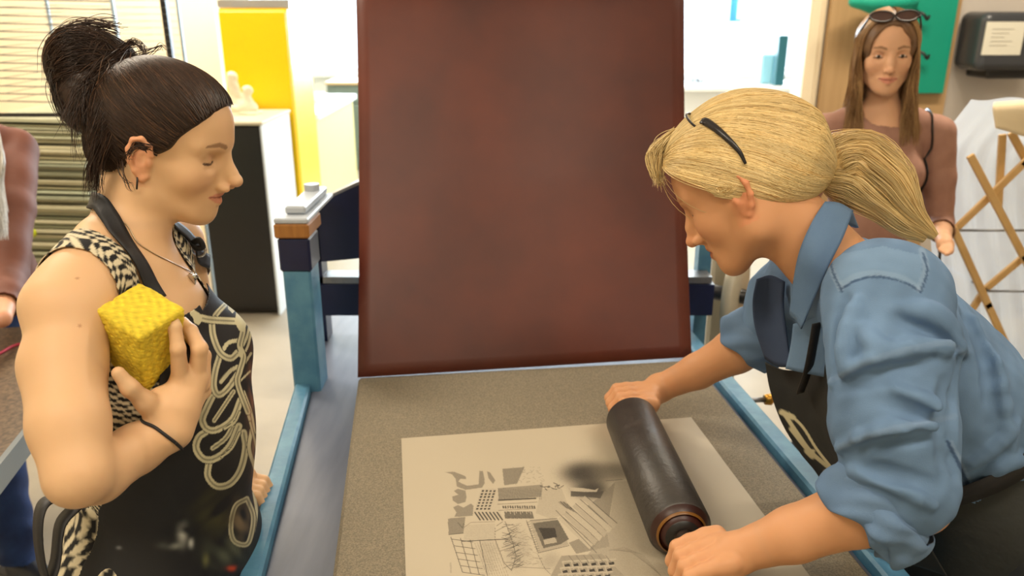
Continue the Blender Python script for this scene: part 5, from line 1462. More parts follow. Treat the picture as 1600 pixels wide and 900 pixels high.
    for ln_ in ([(1314, 446), (1340, 432), (1372, 428), (1410, 436), (1436, 452)], [(1314, 450), (1300, 420), (1296, 396)], [(1436, 452), (1446, 420), (1440, 392)]):
        cloth_line(ln_, 7, (150, 172, 196), .35); cloth_line([(x+2, y+5) for x, y in ln_], 2.5, (50, 74, 108), .8)
    cloth_line([(1300, 594), (1368, 560), (1474, 536), (1504, 550)], 6, (140, 160, 186), .22)
    cloth_line([(1312, 698), (1377, 675), (1491, 650)], 6, (140, 160, 186), .22)
    in_y = in_poly(X, Y, [(1300, 400), (1380, 385), (1440, 400), (1438, 450), (1370, 426), (1314, 446)]) & (Z < 1.25)
    col_[in_y] = col_[in_y]*.6 + np.array(lin((128, 158, 190)))*.4
    cloth_line([(1480, 690), (1500, 730), (1514, 760)], 4, (44, 66, 100), .8); cloth_line([(1486, 690), (1506, 730), (1520, 760)], 3, (136, 160, 190), .5)
    M['shirt'] = attrmat('shirt_denim', .85, bump=.35, bscale=900, spec=.2, bdist=.0012)
    shirt = build('denim_shirt', V2, Q2, M['shirt'], woman, True, col_); solidify(shirt, .0016)
    shirt['label'] = 'faded blue denim shirt with rolled sleeves'
    # rolled cuffs: folded bands round the sleeve ends
    def cuff(name, c0_, d_, R0, R1, wid, seed, squash=1.0, amp=.004, lobes=5):
        d_ = d_/np.linalg.norm(d_); u_ = np.cross(d_, [0, 0, 1.0]); u_ /= np.linalg.norm(u_); v_ = np.cross(u_, d_)
        n_, k_ = 96, 26; V_ = []
        r_ = np.random.default_rng(seed); ph = r_.uniform(0, 6.28, 6)
        prof = [(-.6, .0), (-.5, .5), (-.3, .9), (0, 1.0), (.3, .92), (.48, .6), (.5, .1), (.42, -.35), (.2, -.5), (-.1, -.5)]
        prof = spline(prof, k_)
        for i in range(n_):
            a = 2*math.pi*i/n_
            wob = amp*(math.sin(lobes*a + ph[0]) + .6*math.sin((lobes+3)*a + ph[1])) ; sh_ = .007*math.sin(2*a + ph[2]) + .004*math.sin(5*a+ph[3])
            for (t_, h_) in prof:
                rad = (R0 + (R1-R0)*(t_+.5)) + .0065*h_ + wob*(1+t_) + .0015*math.sin(9*a + 8*t_ + ph[4])
                V_.append(c0_ + d_*(t_*wid + sh_*(1+t_)) + rad*(math.cos(a)*u_ + math.sin(a)*v_*squash))
        idx = np.arange(n_*k_).reshape(n_, k_); nx_ = np.roll(idx, -1, 0)
        Q_ = np.stack([idx[:, :-1], idx[:, 1:], nx_[:, 1:], nx_[:, :-1]], -1).reshape(-1, 4)
        o = build(name, np.array(V_), Q_, M['denim_edge'], shirt, True); solidify(o, .002); return o
    cuff('sleeve_cuff', P(1362, 790, 1.012), cdir, .060, .056, .052, 3, 1.0, .0035)
    cuff('sleeve_cuff', P(1376, 792, 1.010), cdir, .065, .062, .036, 4, 1.0, .0035)
    cuff('sleeve_cuff', P(1180, 527, 1.483), fdir, .054, .056, .058, 5, 1.0, .003)
    # collar
    cz = lambda x, y, o_=.010: rr(x, y, o_)
    ct = nkb + nax*.085
    # near leaf of the collar: stands round the neck, point hangs at the front
    g = [[P(1288, 316, 1.150), P(1310, 318, 1.155), P(1332, 330, 1.165)],
         [P(1268, 348, 1.125), P(1292, 356, 1.120), P(1316, 372, 1.122)],
         [P(1250, 392, 1.125), P(1272, 400, 1.112), P(1294, 416, 1.112)],
         [P(1240, 440, 1.145), P(1258, 448, 1.135), P(1276, 458, 1.130)],
         [P(1234, 490, 1.165), P(1244, 500, 1.160), P(1252, 514, 1.155)]]
    polysheet('collar', g, M['denim'], shirt, .004, 6)
    g = [[P(1290, 318, 1.150), P(1316, 322, 1.19), P(1330, 330, 1.23)],
         [P(1300, 350, 1.175), P(1322, 352, 1.20), P(1340, 356, 1.24)]]
    polysheet('collar', g, M['denim'], shirt, .004, 6)
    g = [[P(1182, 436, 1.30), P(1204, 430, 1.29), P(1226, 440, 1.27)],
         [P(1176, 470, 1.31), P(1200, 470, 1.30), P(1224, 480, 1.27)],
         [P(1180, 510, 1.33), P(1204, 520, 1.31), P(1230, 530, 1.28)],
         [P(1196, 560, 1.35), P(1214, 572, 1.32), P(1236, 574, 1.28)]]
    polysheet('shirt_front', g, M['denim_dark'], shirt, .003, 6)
    g = [[P(1240, 506, 1.20), P(1262, 500, 1.18), P(1284, 490, 1.15)],
         [P(1236, 540, 1.21), P(1258, 540, 1.19), P(1288, 540, 1.16)],
         [P(1228, 576, 1.22), P(1254, 582, 1.20), P(1296, 590, 1.17)]]
    polysheet('shirt_front', g, M['denim'], shirt, .003, 6)
    # ---- apron: bib hanging from the neck, belt and skirt
    black = np.array(lin((34, 36, 36))); cream = np.array(lin((205, 196, 160)))
    rows = [[(1196, 566, 1.38), (1226, 578, 1.34), (1262, 574, 1.26), (1284, 540, 1.18), (1300, 560, 1.14)],
            [(1204, 610, 1.38), (1236, 620, 1.33), (1270, 620, 1.25), (1296, 620, 1.16), (1320, 620, 1.12)],
            [(1222, 660, 1.37), (1252, 668, 1.32), (1284, 670, 1.24), (1310, 680, 1.16), (1340, 690, 1.12)],
            [(1250, 706, 1.36), (1274, 714, 1.31), (1300, 722, 1.24), (1330, 740, 1.17), (1370, 760, 1.13)],
            [(1284, 752, 1.35), (1304, 764, 1.31), (1330, 778, 1.24), (1372, 800, 1.18), (1430, 820, 1.14)],
            [(1310, 830, 1.34), (1334, 850, 1.31), (1370, 860, 1.25), (1420, 880, 1.19), (1480, 900, 1.15)]]
    A = np.array([[P(*p_) for p_ in r_] for r_ in rows]); sb = 20
    rws = np.array([spline(A[:, j], (len(rows)-1)*sb+1) for j in range(5)]).transpose(1, 0, 2)
    Gd = np.array([spline(rws[i], 4*sb+1) for i in range(rws.shape[0])]); R_, C_, _ = Gd.shape
    idx = np.arange(R_*C_).reshape(R_, C_); Q_ = np.stack([idx[:-1, :-1], idx[:-1, 1:], idx[1:, 1:], idx[1:, :-1]], -1).reshape(-1, 4)
    Vg = Gd.reshape(-1, 3); X, Y, Z = proj(Vg); ink = np.zeros(len(Vg))
    for ln_, w_ in (([(1226, 646), (1246, 676), (1268, 706), (1298, 732)], 6), ([(1234, 646), (1256, 668), (1276, 700), (1298, 728)], 4), ([(1222, 644), (1240, 652)], 8), ([(1262, 704), (1270, 712)], 9), ([(1292, 738), (1298, 748)], 9), ([(1236, 670), (1262, 702), (1272, 704)], 5)):
        d = seg_dist(X, Y, spline(ln_, 16)); ink = np.maximum(ink, 1-ss(w_*.4, w_*.65, d))
    bib = build('apron', Vg, Q_, attrmat('apron_cloth_right', .7, bump=.25, bscale=30, bdist=.004), woman, True, black*(1-ink[:, None]) + cream*ink[:, None])
    solidify(bib, .002); bib['label'] = 'black apron with a cream bone print hanging at the front'
    def strip(name, pts, w_, wd, par, n_=30):
        s_ = spline(pts, n_); wd = np.asarray(wd, float); wd /= np.linalg.norm(wd)
        V_ = np.stack([s_ - wd*w_/2, s_, s_ + wd*w_/2], 1); ix = np.arange(n_*3).reshape(n_, 3)
        o = build(name, V_.reshape(-1, 3), np.stack([ix[:-1, :-1], ix[:-1, 1:], ix[1:, 1:], ix[1:, :-1]], -1).reshape(-1, 4), M['black_cloth'], par, True); solidify(o, .002); return o
    strip('neck_strap', [P(1276, 505, 1.150), P(1270, 540, 1.165), P(1262, 580, 1.19), P(1250, 614, 1.26)], .014, (1, .3, .1), bib)
    # trousers and apron skirt over the hips
    trp = [cone(B(.0, 0, cw-.06), hip, .116, .135, .05)]
    for y in (-1, 1):
        h_ = hip + np.array([0, .085*y, -.02]); trp += chain([h_, h_ + [-.03, .0, -.42], h_ + [.03, 0, -.80]], [.115, .078, .07], .04)
    V3, Q3 = mesh_sdf(trp, .005, offset=.012, post=lambda p: .004*snoise(p, 24, 5))
    q3 = (V3 - mid) @ TR
    V3, Q3 = keep(V3, Q3, (q3[:, 2] < cw-.03) | (V3[:, 2] < .95))
    o = build('trousers', V3, Q3, mat('dark_cloth', (38, 42, 46), .8, rgb2=(26, 28, 32), noise=.3, nscale=20, bump=.2, bscale=40), woman, True); solidify(o, .002)
    fx = B(1, 0, 0) - B(0, 0, 0)
    sk = [cone(B(.01, 0, cw-.05), hip + fx*.03, .126, .155, .05), cone(hip + [-.02, 0, 0], hip + [-.0, 0, -.45], .150, .170, .06)]
    V3, Q3 = mesh_sdf(sk, .005, offset=.006, post=lambda p: .004*snoise(p, 24, 9) + .003*np.sin(p[:, 1]*50))
    q3 = (V3 - mid) @ TR; V3, Q3 = keep(V3, Q3, (q3[:, 2] < cw+.004) & (V3[:, 2] > .5) & ~((q3[:, 0] < -.02) & (np.abs(q3[:, 1]) < .06)))
    o = build('apron_skirt', V3, Q3, mat('apron_grey_black', (44, 47, 46), .7, rgb2=(30, 32, 32), noise=.3, nscale=9, bump=.3, bscale=30), bib, True); solidify(o, .002)
    # belt band of the apron
    bc = [B(.15*math.cos(a), .165*math.sin(a), cw) for a in np.linspace(0, 2*math.pi, 60)]
    bc = onto(sk + tsh, bc, .010)
    strip('apron_belt', list(bc[::3]) + [bc[0]], .03, ax_, bib, 80)
    for y in (-1, 1):
        h_ = hip + np.array([0, .085*y, -.02])
        v_s, q_s = mesh_sdf([cone(h_ + [.06, 0, -.865], h_ + [-.12, 0, -.875], .044, .036, .03), rbox(h_ + [-.03, 0, -.898], (.14, .045, .012), None, .01, .01)], .004)
        build('shoe', v_s, q_s, M['black'], woman, True)
    # ---- hair
    zx = [-.14, -.09, -.05, -.022, -.012, .0, .014, .026, .04, .058, .074, .085, .12]
    zz = [-.05, -.045, -.040, -.02, .022, .034, .016, .012, .044, .064, .078, .090, .11]
    zl = lambda x: np.interp(x, zx, zz)
    inv = lambda p: ((p - HO) @ HR)/hs
    cut = Prim(HO, .3, lambda p: (zl(inv(p)[:, 0]) - inv(p)[:, 2])*hs*.7, .008, 'i')
    cap = [ell(HL(-.010, 0, .050), np.array([.104, .087, .092])*hs, HR, .03), ell(HL(.036, 0, .050), np.array([.068, .072, .072])*hs, HR, .03),
           ell(HL(-.06, 0, .005), np.array([.055, .06, .055])*hs, HR, .03)]
    tie = P(1282, 272, 1.20)
    tail = chain([tie, P(1300, 262, 1.20), P(1335, 262, 1.195), P(1380, 290, 1.18), P(1415, 330, 1.17), P(1440, 360, 1.165)], [.012, .028, .032, .026, .014, .003], .02)
    neckcone = [cone(HL(-.075, 0, .03), tie, .056, .018, .04)]
    V4, Q4 = mesh_sdf(cap + neckcone + [cut] + tail, .0026, post=lambda p: .0018*np.sin(inv(p)[:, 2]*170 + 2*snoise(p, 40, 2)) + .0008*snoise(p, 200, 5))
    ch = np.array(lin((204, 172, 114)))*(1 + .10*snoise(V4, 120, 8))[:, None]
    hair = build('hair', V4, Q4, M['hair'], woman, True, ch); hair['label'] = 'blonde hair tied in a loose ponytail'
    r = np.random.default_rng(15); lines = []; K = 24
    cs = cap + neckcone
    n0 = 7500; x0 = r.uniform(-.10, .096, n0); y0 = np.where(r.random(n0) < .72, 1, -1)*r.uniform(0, .088, n0); z0 = zl(x0) + .001 + r.random(n0)**1.6*.12
    st_ = onto(cap, np.array([HL(a_, b_, c_) for a_, b_, c_ in zip(x0, y0, z0)]), .001, 6); q0 = inv(st_)
    st_ = st_[(q0[:, 2] > zl(q0[:, 0]) + .001)]
    lines = list(comb(cs, st_, tie, K, .0004 + .0018*r.random(len(st_)), .004, 4))
    # tail: strands keep their place in the bundle
    for (cl, rad, n_, sd_) in (([tie, P(1302, 256, 1.20), P(1340, 256, 1.195), P(1388, 292, 1.18), P(1424, 338, 1.17), P(1462, 370, 1.16)], [.010, .033, .038, .032, .018, .004], 2200, 1),
                               ([tie, P(1302, 276, 1.19), P(1338, 290, 1.185), P(1376, 322, 1.175), P(1410, 352, 1.17), P(1446, 372, 1.165)], [.010, .024, .028, .020, .014, .006], 900, 2)):
        c_ = spline(cl, K); R_ = np.interp(np.linspace(0, 1, K), np.linspace(0, 1, len(rad)), rad); tg = np.gradient(c_, axis=0); tg /= np.linalg.norm(tg, axis=1)[:, None]
        u_ = np.cross(tg, [0, 0, 1.0]); u_ /= np.linalg.norm(u_, axis=1)[:, None]; v_ = np.cross(u_, tg); rr2 = np.random.default_rng(sd_)
        for _ in range(n_):
            a_ = rr2.uniform(0, 6.283); m_ = rr2.uniform(.88, 1.10) if rr2.random() < .93 else rr2.uniform(1.1, 1.35); tw = rr2.normal(0, .12) + .5; t_ = np.linspace(0, 1, K)
            ang = a_ + tw*t_; wv = 1 + .10*np.sin(t_*11 + a_*2 + rr2.normal(0, .5)) + .03*np.sin(t_*25 + a_*5)
            lines.append(c_ + (R_*m_*wv)[:, None]*(np.cos(ang)[:, None]*u_ + np.sin(ang)[:, None]*v_))
    def lock(pts, n_, s0, s1, seed, curl=.001):
        rr_ = np.random.default_rng(seed); s_ = spline(pts, K)
        for _ in range(n_):
            o1 = rr_.normal(0, 1, 3); o1 *= s0/np.linalg.norm(o1)*rr_.random()**.5; o2 = rr_.normal(0, 1, 3)*s1
            t_ = np.linspace(0, 1, K)[:, None]; ph = rr_.uniform(0, 6)
            b_ = np.sin(np.pi*np.clip(t_*1.3, 0, 1)); l_ = s_ + o1*(.35 + b_) + o2*t_**2 + curl*np.sin(t_*9+ph)*rr_.normal(size=3)
            if seed in (3, 4): l_[:20] = onto(tail, l_[:20], .0005 + .004*rr_.random()**2, 2)
            lines.append(l_)
    lock([HL(.05, .02, .130), HL(.085, .03, .115), HL(.100, .035, .085), HL(.100, .045, .074)], 120, .014, .005, 6)
    lock([P(1120, 296, 1.12), P(1135, 300, 1.11), P(1146, 292, 1.10)], 30, .006, .004, 7)
    lines = np.array(lines)
    strands('hair_strands', lines, r.uniform(.00035, .0008, len(lines)), M['hair'], hair, tones((226, 200, 144), len(lines), .08, (200, 166, 108), .15)*(1+.22*snoise(lines[:, 5], 100, 3))[:, None], n=3)
    sv = MB(); tt = np.linspace(0, 2*math.pi, 33); td = (P(1300, 262, 1.20) - tie); td /= np.linalg.norm(td); u_ = np.cross(td, [0, 0, 1.0]); u_ /= np.linalg.norm(u_); v_ = np.cross(td, u_)
    sv.tube([tie + .020*(math.cos(a)*u_ + math.sin(a)*v_) for a in tt], .0045, 8, cap=False)
    sv.build('hair_tie', mat('amber_hair_tie', (176, 122, 40), .4), hair, True)
    # ---- glasses pushed up on the head (a thing of its own)
    gl = empty('glasses', onto(cap, [HL(.03, 0, .14)], .008)[0], 'dark framed glasses pushed up on top of the blonde hair', 'glasses')
    gm = mat('glasses_frame', (34, 30, 32), .3)
    arm_pts = list(onto(cs, [P(1080, 176, 1.125)], .004)) + [ray(cs, x, y, .004, z1=1.3) for x, y in ((1102, 190), (1120, 202), (1140, 220), (1156, 238), (1165, 256))]
    o = MB(); s_ = spline(arm_pts, 30); o.tube(s_, np.interp(np.linspace(0, 1, 30), [0, .3, 1], [.0078, .0058, .0020]), 8, flat=.6); o.build('temple_arm', gm, gl, True)
    a0 = arm_pts[0]; y_ = HR[:, 1]
    fr = lambda s2: a0 - y_*s2*.14
    o = MB(); o.tube([a0 - y_*.14 + (p_ - a0) - 2*y_*((p_-a0) @ y_) for p_ in s_], .0016, 8); o.build('temple_arm', gm, gl, True)
    ux = HR @ np.array([.3, 0, .95]); ux /= np.linalg.norm(ux)
    for s2 in (.24, .76):
        cc = fr(s2) + ux*.010 + HR[:, 0]*.012; tt = np.linspace(0, 2*math.pi, 33)
        ring = [cc + y_*.028*math.cos(a) + ux*.019*math.sin(a) for a in tt]
        o = MB(); o.tube(ring, .0018, 8, cap=False); rim = o.build('lens_rim', gm, gl, True)
        o = MB(); o.add([cc] + ring[:-1], [], [(0, i+1, (i+1) % 32+1) for i in range(32)]); o.build('lens', glassmat('lens_glass', (.85, .9, .92), .25), rim, True)
    o = MB(); o.tube([fr(.42) + ux*.010 + HR[:, 0]*.012, fr(.5) + ux*.016 + HR[:, 0]*.014, fr(.58) + ux*.010 + HR[:, 0]*.012], .0018, 8); o.build('bridge', gm, gl, True)
    return woman
_t0 = _t.time(); WR = woman_right(); print('woman right', _t.time() - _t0)
# ------------------------------------------------------------------ woman at the back, facing the camera
def woman_back():
    hs = .98; HR = rot_head(-104, 3, 2); HO = P(1383, 88, 2.36)
    hp, HL = head_prims(HR, HO, hs, lids=.0, smile=1.0)
    yaw = D(-95); f = np.array([math.cos(yaw), math.sin(yaw), 0]); l = np.array([-f[1], f[0], 0]); base = P(1378, 200, 2.42)
    O = np.array([base[0], base[1], 0]); RT = np.stack([f, l, [0, 0, 1]], 1)
    T = lambda a, b, c: O + f*a + l*b + np.array([0, 0, c])
    hz = HO[2]
    tor = [ell(T(0, 0, hz-.36), (.088, .130, .19), RT, .03), cone(T(-.02, .10, hz-.215), T(-.02, -.10, hz-.215), .046, .046, .04),
           ell(T(.055, .062, hz-.34), (.05, .055, .055), RT, .025), ell(T(.055, -.062, hz-.34), (.05, .055, .055), RT, .025),
           ell(T(0, 0, hz-.54), (.082, .115, .14), RT, .05), ell(T(-.01, 0, hz-.68), (.10, .155, .13), RT, .05),
           cone(T(-.02, .03, hz-.16), T(-.02, .14, hz-.215), .03, .036, .03), cone(T(-.02, -.03, hz-.16), T(-.02, -.14, hz-.215), .03, .036, .03)]
    nk = [cone(HL(-.03, 0, -.04), T(-.01, 0, hz-.20), .044, .050, .025)]
    arms = []; hands = []
    for sgn, eb, wb_ in ((1, T(.0, .215, hz-.50), P(1474, 372, 2.36)), (-1, T(.0, -.215, hz-.50), T(.06, -.20, hz-.74))):
        sh = T(-.01, .165*sgn, hz-.225)
        arms += chain([sh, (sh+eb)/2, eb], [.048, .042, .034], .02) + chain([eb, (eb+wb_)/2, wb_], [.034, .030, .022], .01)
        dn = (wb_-eb)/np.linalg.norm(wb_-eb)
        hands += [cone(wb_, wb_+dn*.07, .020, .024, .01)]
        for i in range(4): 
            a_ = wb_ + dn*.075 + f*(-.022+.015*i); hands += chain([a_, a_+dn*.035+f*.002, a_+dn*.06 - l*sgn*.012], [.0088, .008, .0065], .003)
        hands += chain([wb_+dn*.02+f*.018, wb_+dn*.055+f*.035, wb_+dn*.085+f*.036], [.011, .0095, .008], .006)
    legs = []
    for y in (-1, 1): legs += chain([T(-.01, .08*y, hz-.72), T(0, .085*y, .48), T(-.02, .088*y, .09)], [.085, .055, .038], .03) + [cone(T(-.03, .088*y, .04), T(.13, .095*y, .03), .035, .03, .03)]
    body = hp + nk + tor + arms + hands + legs
    Vh, Qh = mesh_sdf(hp+nk+tor, .0024, lo=HO-.16, hi=HO+.16); zl_ = lambda V: ((V-HO) @ HR)[:, 2]
    Vh, Qh = keep(Vh, Qh, (zl_(Vh) > -.104) & (np.linalg.norm(Vh-HO, axis=1) < .155))
    Vb, Qb = mesh_sdf(body, .005); Vb, Qb = keep(Vb, Qb, ~((zl_(Vb) > -.09) & (np.linalg.norm(Vb-HO, axis=1) < .15)))
    V, Q = cat([(Vh, Qh), (Vb, Qb)])
    skin = (222, 172, 136)
    c = head_paint(V, HR, HO, hs, skin, lip=(200, 110, 100), browc=(120, 84, 56), smile=1.0); c[np.linalg.norm(V-HO, axis=1) > .17] = lin(skin)
    w = build('person', V, Q, M['skinL'], None, True, c)
    tag(w, 'smiling long-haired woman in a dusty pink top standing at the back', 'person')
    em = mat('eye_white', (226, 220, 214), .2); im = mat('iris_brown', (62, 48, 40), .2)
    for y in (-1, 1):
        ec = HL(.0740, .0315*y, .0095); b = MB()
        v_, q_ = mesh_sdf([ell(ec, np.array([.0120, .0115, .0050])*hs, HR, .001)], .0016, pad=.003); e_ = build('eye', v_, q_, em, w, True)
        v_, q_ = mesh_sdf([ell(HL(.0815, .0318*y, .0085), np.array([.0050, .0062, .0056])*hs, HR, .001)], .0012, pad=.003); build('iris', v_, q_, im, e_, True)
    tn = tor + nk + arms
    top = mat('dusty_pink_knit', (168, 126, 108), .85, rgb2=(156, 114, 98), noise=.25, nscale=30, bump=.1, bscale=200)
    V1, Q1 = mesh_sdf(tn, .004, offset=.006, post=lambda p: .0015*snoise(p, 60, 2)); q = (V1-O) @ RT
    nb_ = T(-.01, 0, hz-.165)
    m_ = (np.linalg.norm(V1 - nb_, axis=1) > .075) & (V1[:, 2] > hz-.74) & (V1[:, 2] < hz-.14)
    for (eb, wb_) in ((T(.0, .215, hz-.50), P(1474, 372, 2.36)), (T(.0, -.215, hz-.50), T(.06, -.20, hz-.74))):
        dn = (wb_-eb)/np.linalg.norm(wb_-eb); m_ &= ~(((V1-eb) @ dn > .09) & (np.linalg.norm(V1 - (eb+dn*.2), axis=1) < .16) & (sdf(tor, V1.astype(np.float32)) > .012))
    V1, Q1 = keep(V1, Q1, m_); o = build('knit_top', V1, Q1, top, w, True); solidify(o, .002); o['label'] = 'fitted dusty pink top'
    V1, Q1 = mesh_sdf(tor[4:6] + legs, .006, offset=.008); V1, Q1 = keep(V1, Q1, V1[:, 2] < hz-.66)
    V1, Q1 = keep(V1, Q1, V1[:, 2] > .07); o = build('trousers', V1, Q1, mat('dark_trousers', (40, 42, 50), .8), w, True); solidify(o, .002)
    for y in (-1, 1):
        v_s, q_s = mesh_sdf([cone(T(-.04, .088*y, .045), T(.13, .095*y, .035), .044, .036, .03), rbox(T(.04, .092*y, .012), (.14, .045, .012), RT, .01, .01)], .006)
        build('shoe', v_s, q_s, M['black'], w, True)
    # long straight hair with a side part
    zl = lambda x, y: np.interp(np.abs(y), [0, .02, .05, .064, .09], [.094, .088, .052, -.10, -.30]) - (x < .0)*.25 - (x < .035)*(np.abs(y) > .05)*.1
    inv = lambda p: ((p-HO) @ HR)/hs
    cut = Prim(HO, .4, lambda p: (zl(inv(p)[:, 0], inv(p)[:, 1]) - inv(p)[:, 2])*hs*.6, .01, 'i')
    cap = [ell(HL(-.006, 0, .045), np.array([.102, .085, .092])*hs, HR, .03), ell(HL(.03, 0, .043), np.array([.066, .072, .07])*hs, HR, .03)]
    back = [cone(HL(-.045, 0, .03), HL(-.05, 0, -.16), .075, .07, .03)]
    V1, Q1 = mesh_sdf(cap + back + [cut], .004, post=lambda p: .001*snoise(p, 150, 5))
    hair = build('hair', V1, Q1, M['hair'], w, True, np.array(lin((112, 82, 56)))*(1+.15*snoise(V1, 90, 3))[:, None])
    hair['label'] = 'long straight light brown hair'
    r = np.random.default_rng(25); K = 22; lines = []
    for i in range(1500):
        sg = 1 if r.random() < .55 else -1
        x0 = r.uniform(-.05, .085); root = onto(cap, [HL(x0, .006*sg + .004, .14)], .001, 5)[0]
        side = onto(cap, [HL(x0*.75, sg*r.uniform(.075, .09), .035)], .002, 4)[0]
        cx = r.uniform(.01, .085) if x0 > .0 else r.uniform(-.05, .03)
        low = HL(cx*.7, sg*r.uniform(.062, .092), -.07); end = HL(cx*.8 + r.normal(0, .006), sg*r.uniform(.045, .115), -.235 + r.normal(0, .02)); end[2] = HO[2] - r.uniform(.20, .255)
        L_ = spline([root, root*.5+side*.5 + HR @ np.array([0, .012*sg, .016]), side, low, low*.5+end*.5, end], K)
        L_[:9] = onto(cap, L_[:9], .001 + .003*r.random(), 2)
        L_ = onto(tor + nk, L_, .012, 0) if False else L_
        d_ = sdf(tor+nk, L_.astype(np.float32)); push = np.maximum(.012 - d_, 0)[:, None]; L_ = L_ + push*f
        lines.append(L_)
    cs_ = tones((146, 110, 74), len(lines), .22, (184, 146, 98), .3, 6)
    strands('hair_strands', np.array(lines), r.uniform(.0007, .0014, len(lines)), M['hair'], hair, cs_, n=3)
    # bag strap over her left shoulder and the small dark bag
    bg = empty('shoulder_bag', T(.02, .20, hz-.72), 'small dark shoulder bag hanging from the long-haired woman', 'bag')
    sb = onto(tn, spline([T(-.09, .125, hz-.40), T(-.05, .13, hz-.20), T(.0, .13, hz-.17), T(.06, .135, hz-.26), T(.09, .15, hz-.42)], 30), .010, 4)
    sb = np.vstack([sb, spline([sb[-1], T(.09, .19, hz-.56), T(.06, .20, hz-.66)], 10)[1:]])
    b = MB(); b.tube(sb, .008, 8, flat=.35); b.build('strap', M['black'], bg, True)
    v_, q_ = mesh_sdf([rbox(T(.05, .20, hz-.74), (.09, .03, .08), RT, .02, .01)], .006); build('pouch', v_, q_, M['black'], bg, True)
    # sunglasses on the hair
    sg_ = empty('sunglasses', HL(.07, 0, .12), 'brown tinted sunglasses pushed up on the long-haired woman', 'sunglasses')
    gm = mat('sunglass_frame', (40, 26, 22), .25); lm = mat('sunglass_lens', (70, 44, 38), .1, spec=.8)
    ux = HR @ np.array([-.6, 0, .8]); cF = HL(.074, 0, .119)
    for y in (-1, 1):
        cc = cF + HR[:, 1]*.033*y; tt = np.linspace(0, 2*math.pi, 33)
        ring = [cc + HR[:, 1]*.031*math.cos(a) + ux*.017*math.sin(a) + HR[:, 0]*(-.010*abs(math.cos(a))*(1 if math.cos(a)*y > 0 else 0)) for a in tt]
        rim = MB().tube(ring, .0028, 8, cap=False).build('lens_rim', gm, sg_, True)
        MB().add([cc + HR[:, 0]*.002] + ring[:-1], [], [(0, i+1, (i+1) % 32+1) for i in range(32)]).build('lens', lm, rim, True)
        b = MB(); b.tube(spline([cc + HR[:, 1]*.032*y, HL(.04, .080*y, .085), HL(.0, .088*y, .055), HL(-.015, .086*y, .03)], 14), .0028, 8); b.build('temple_arm', gm, sg_, True)
    return w
_t0 = _t.time(); WB = woman_back(); print('woman back', _t.time() - _t0)

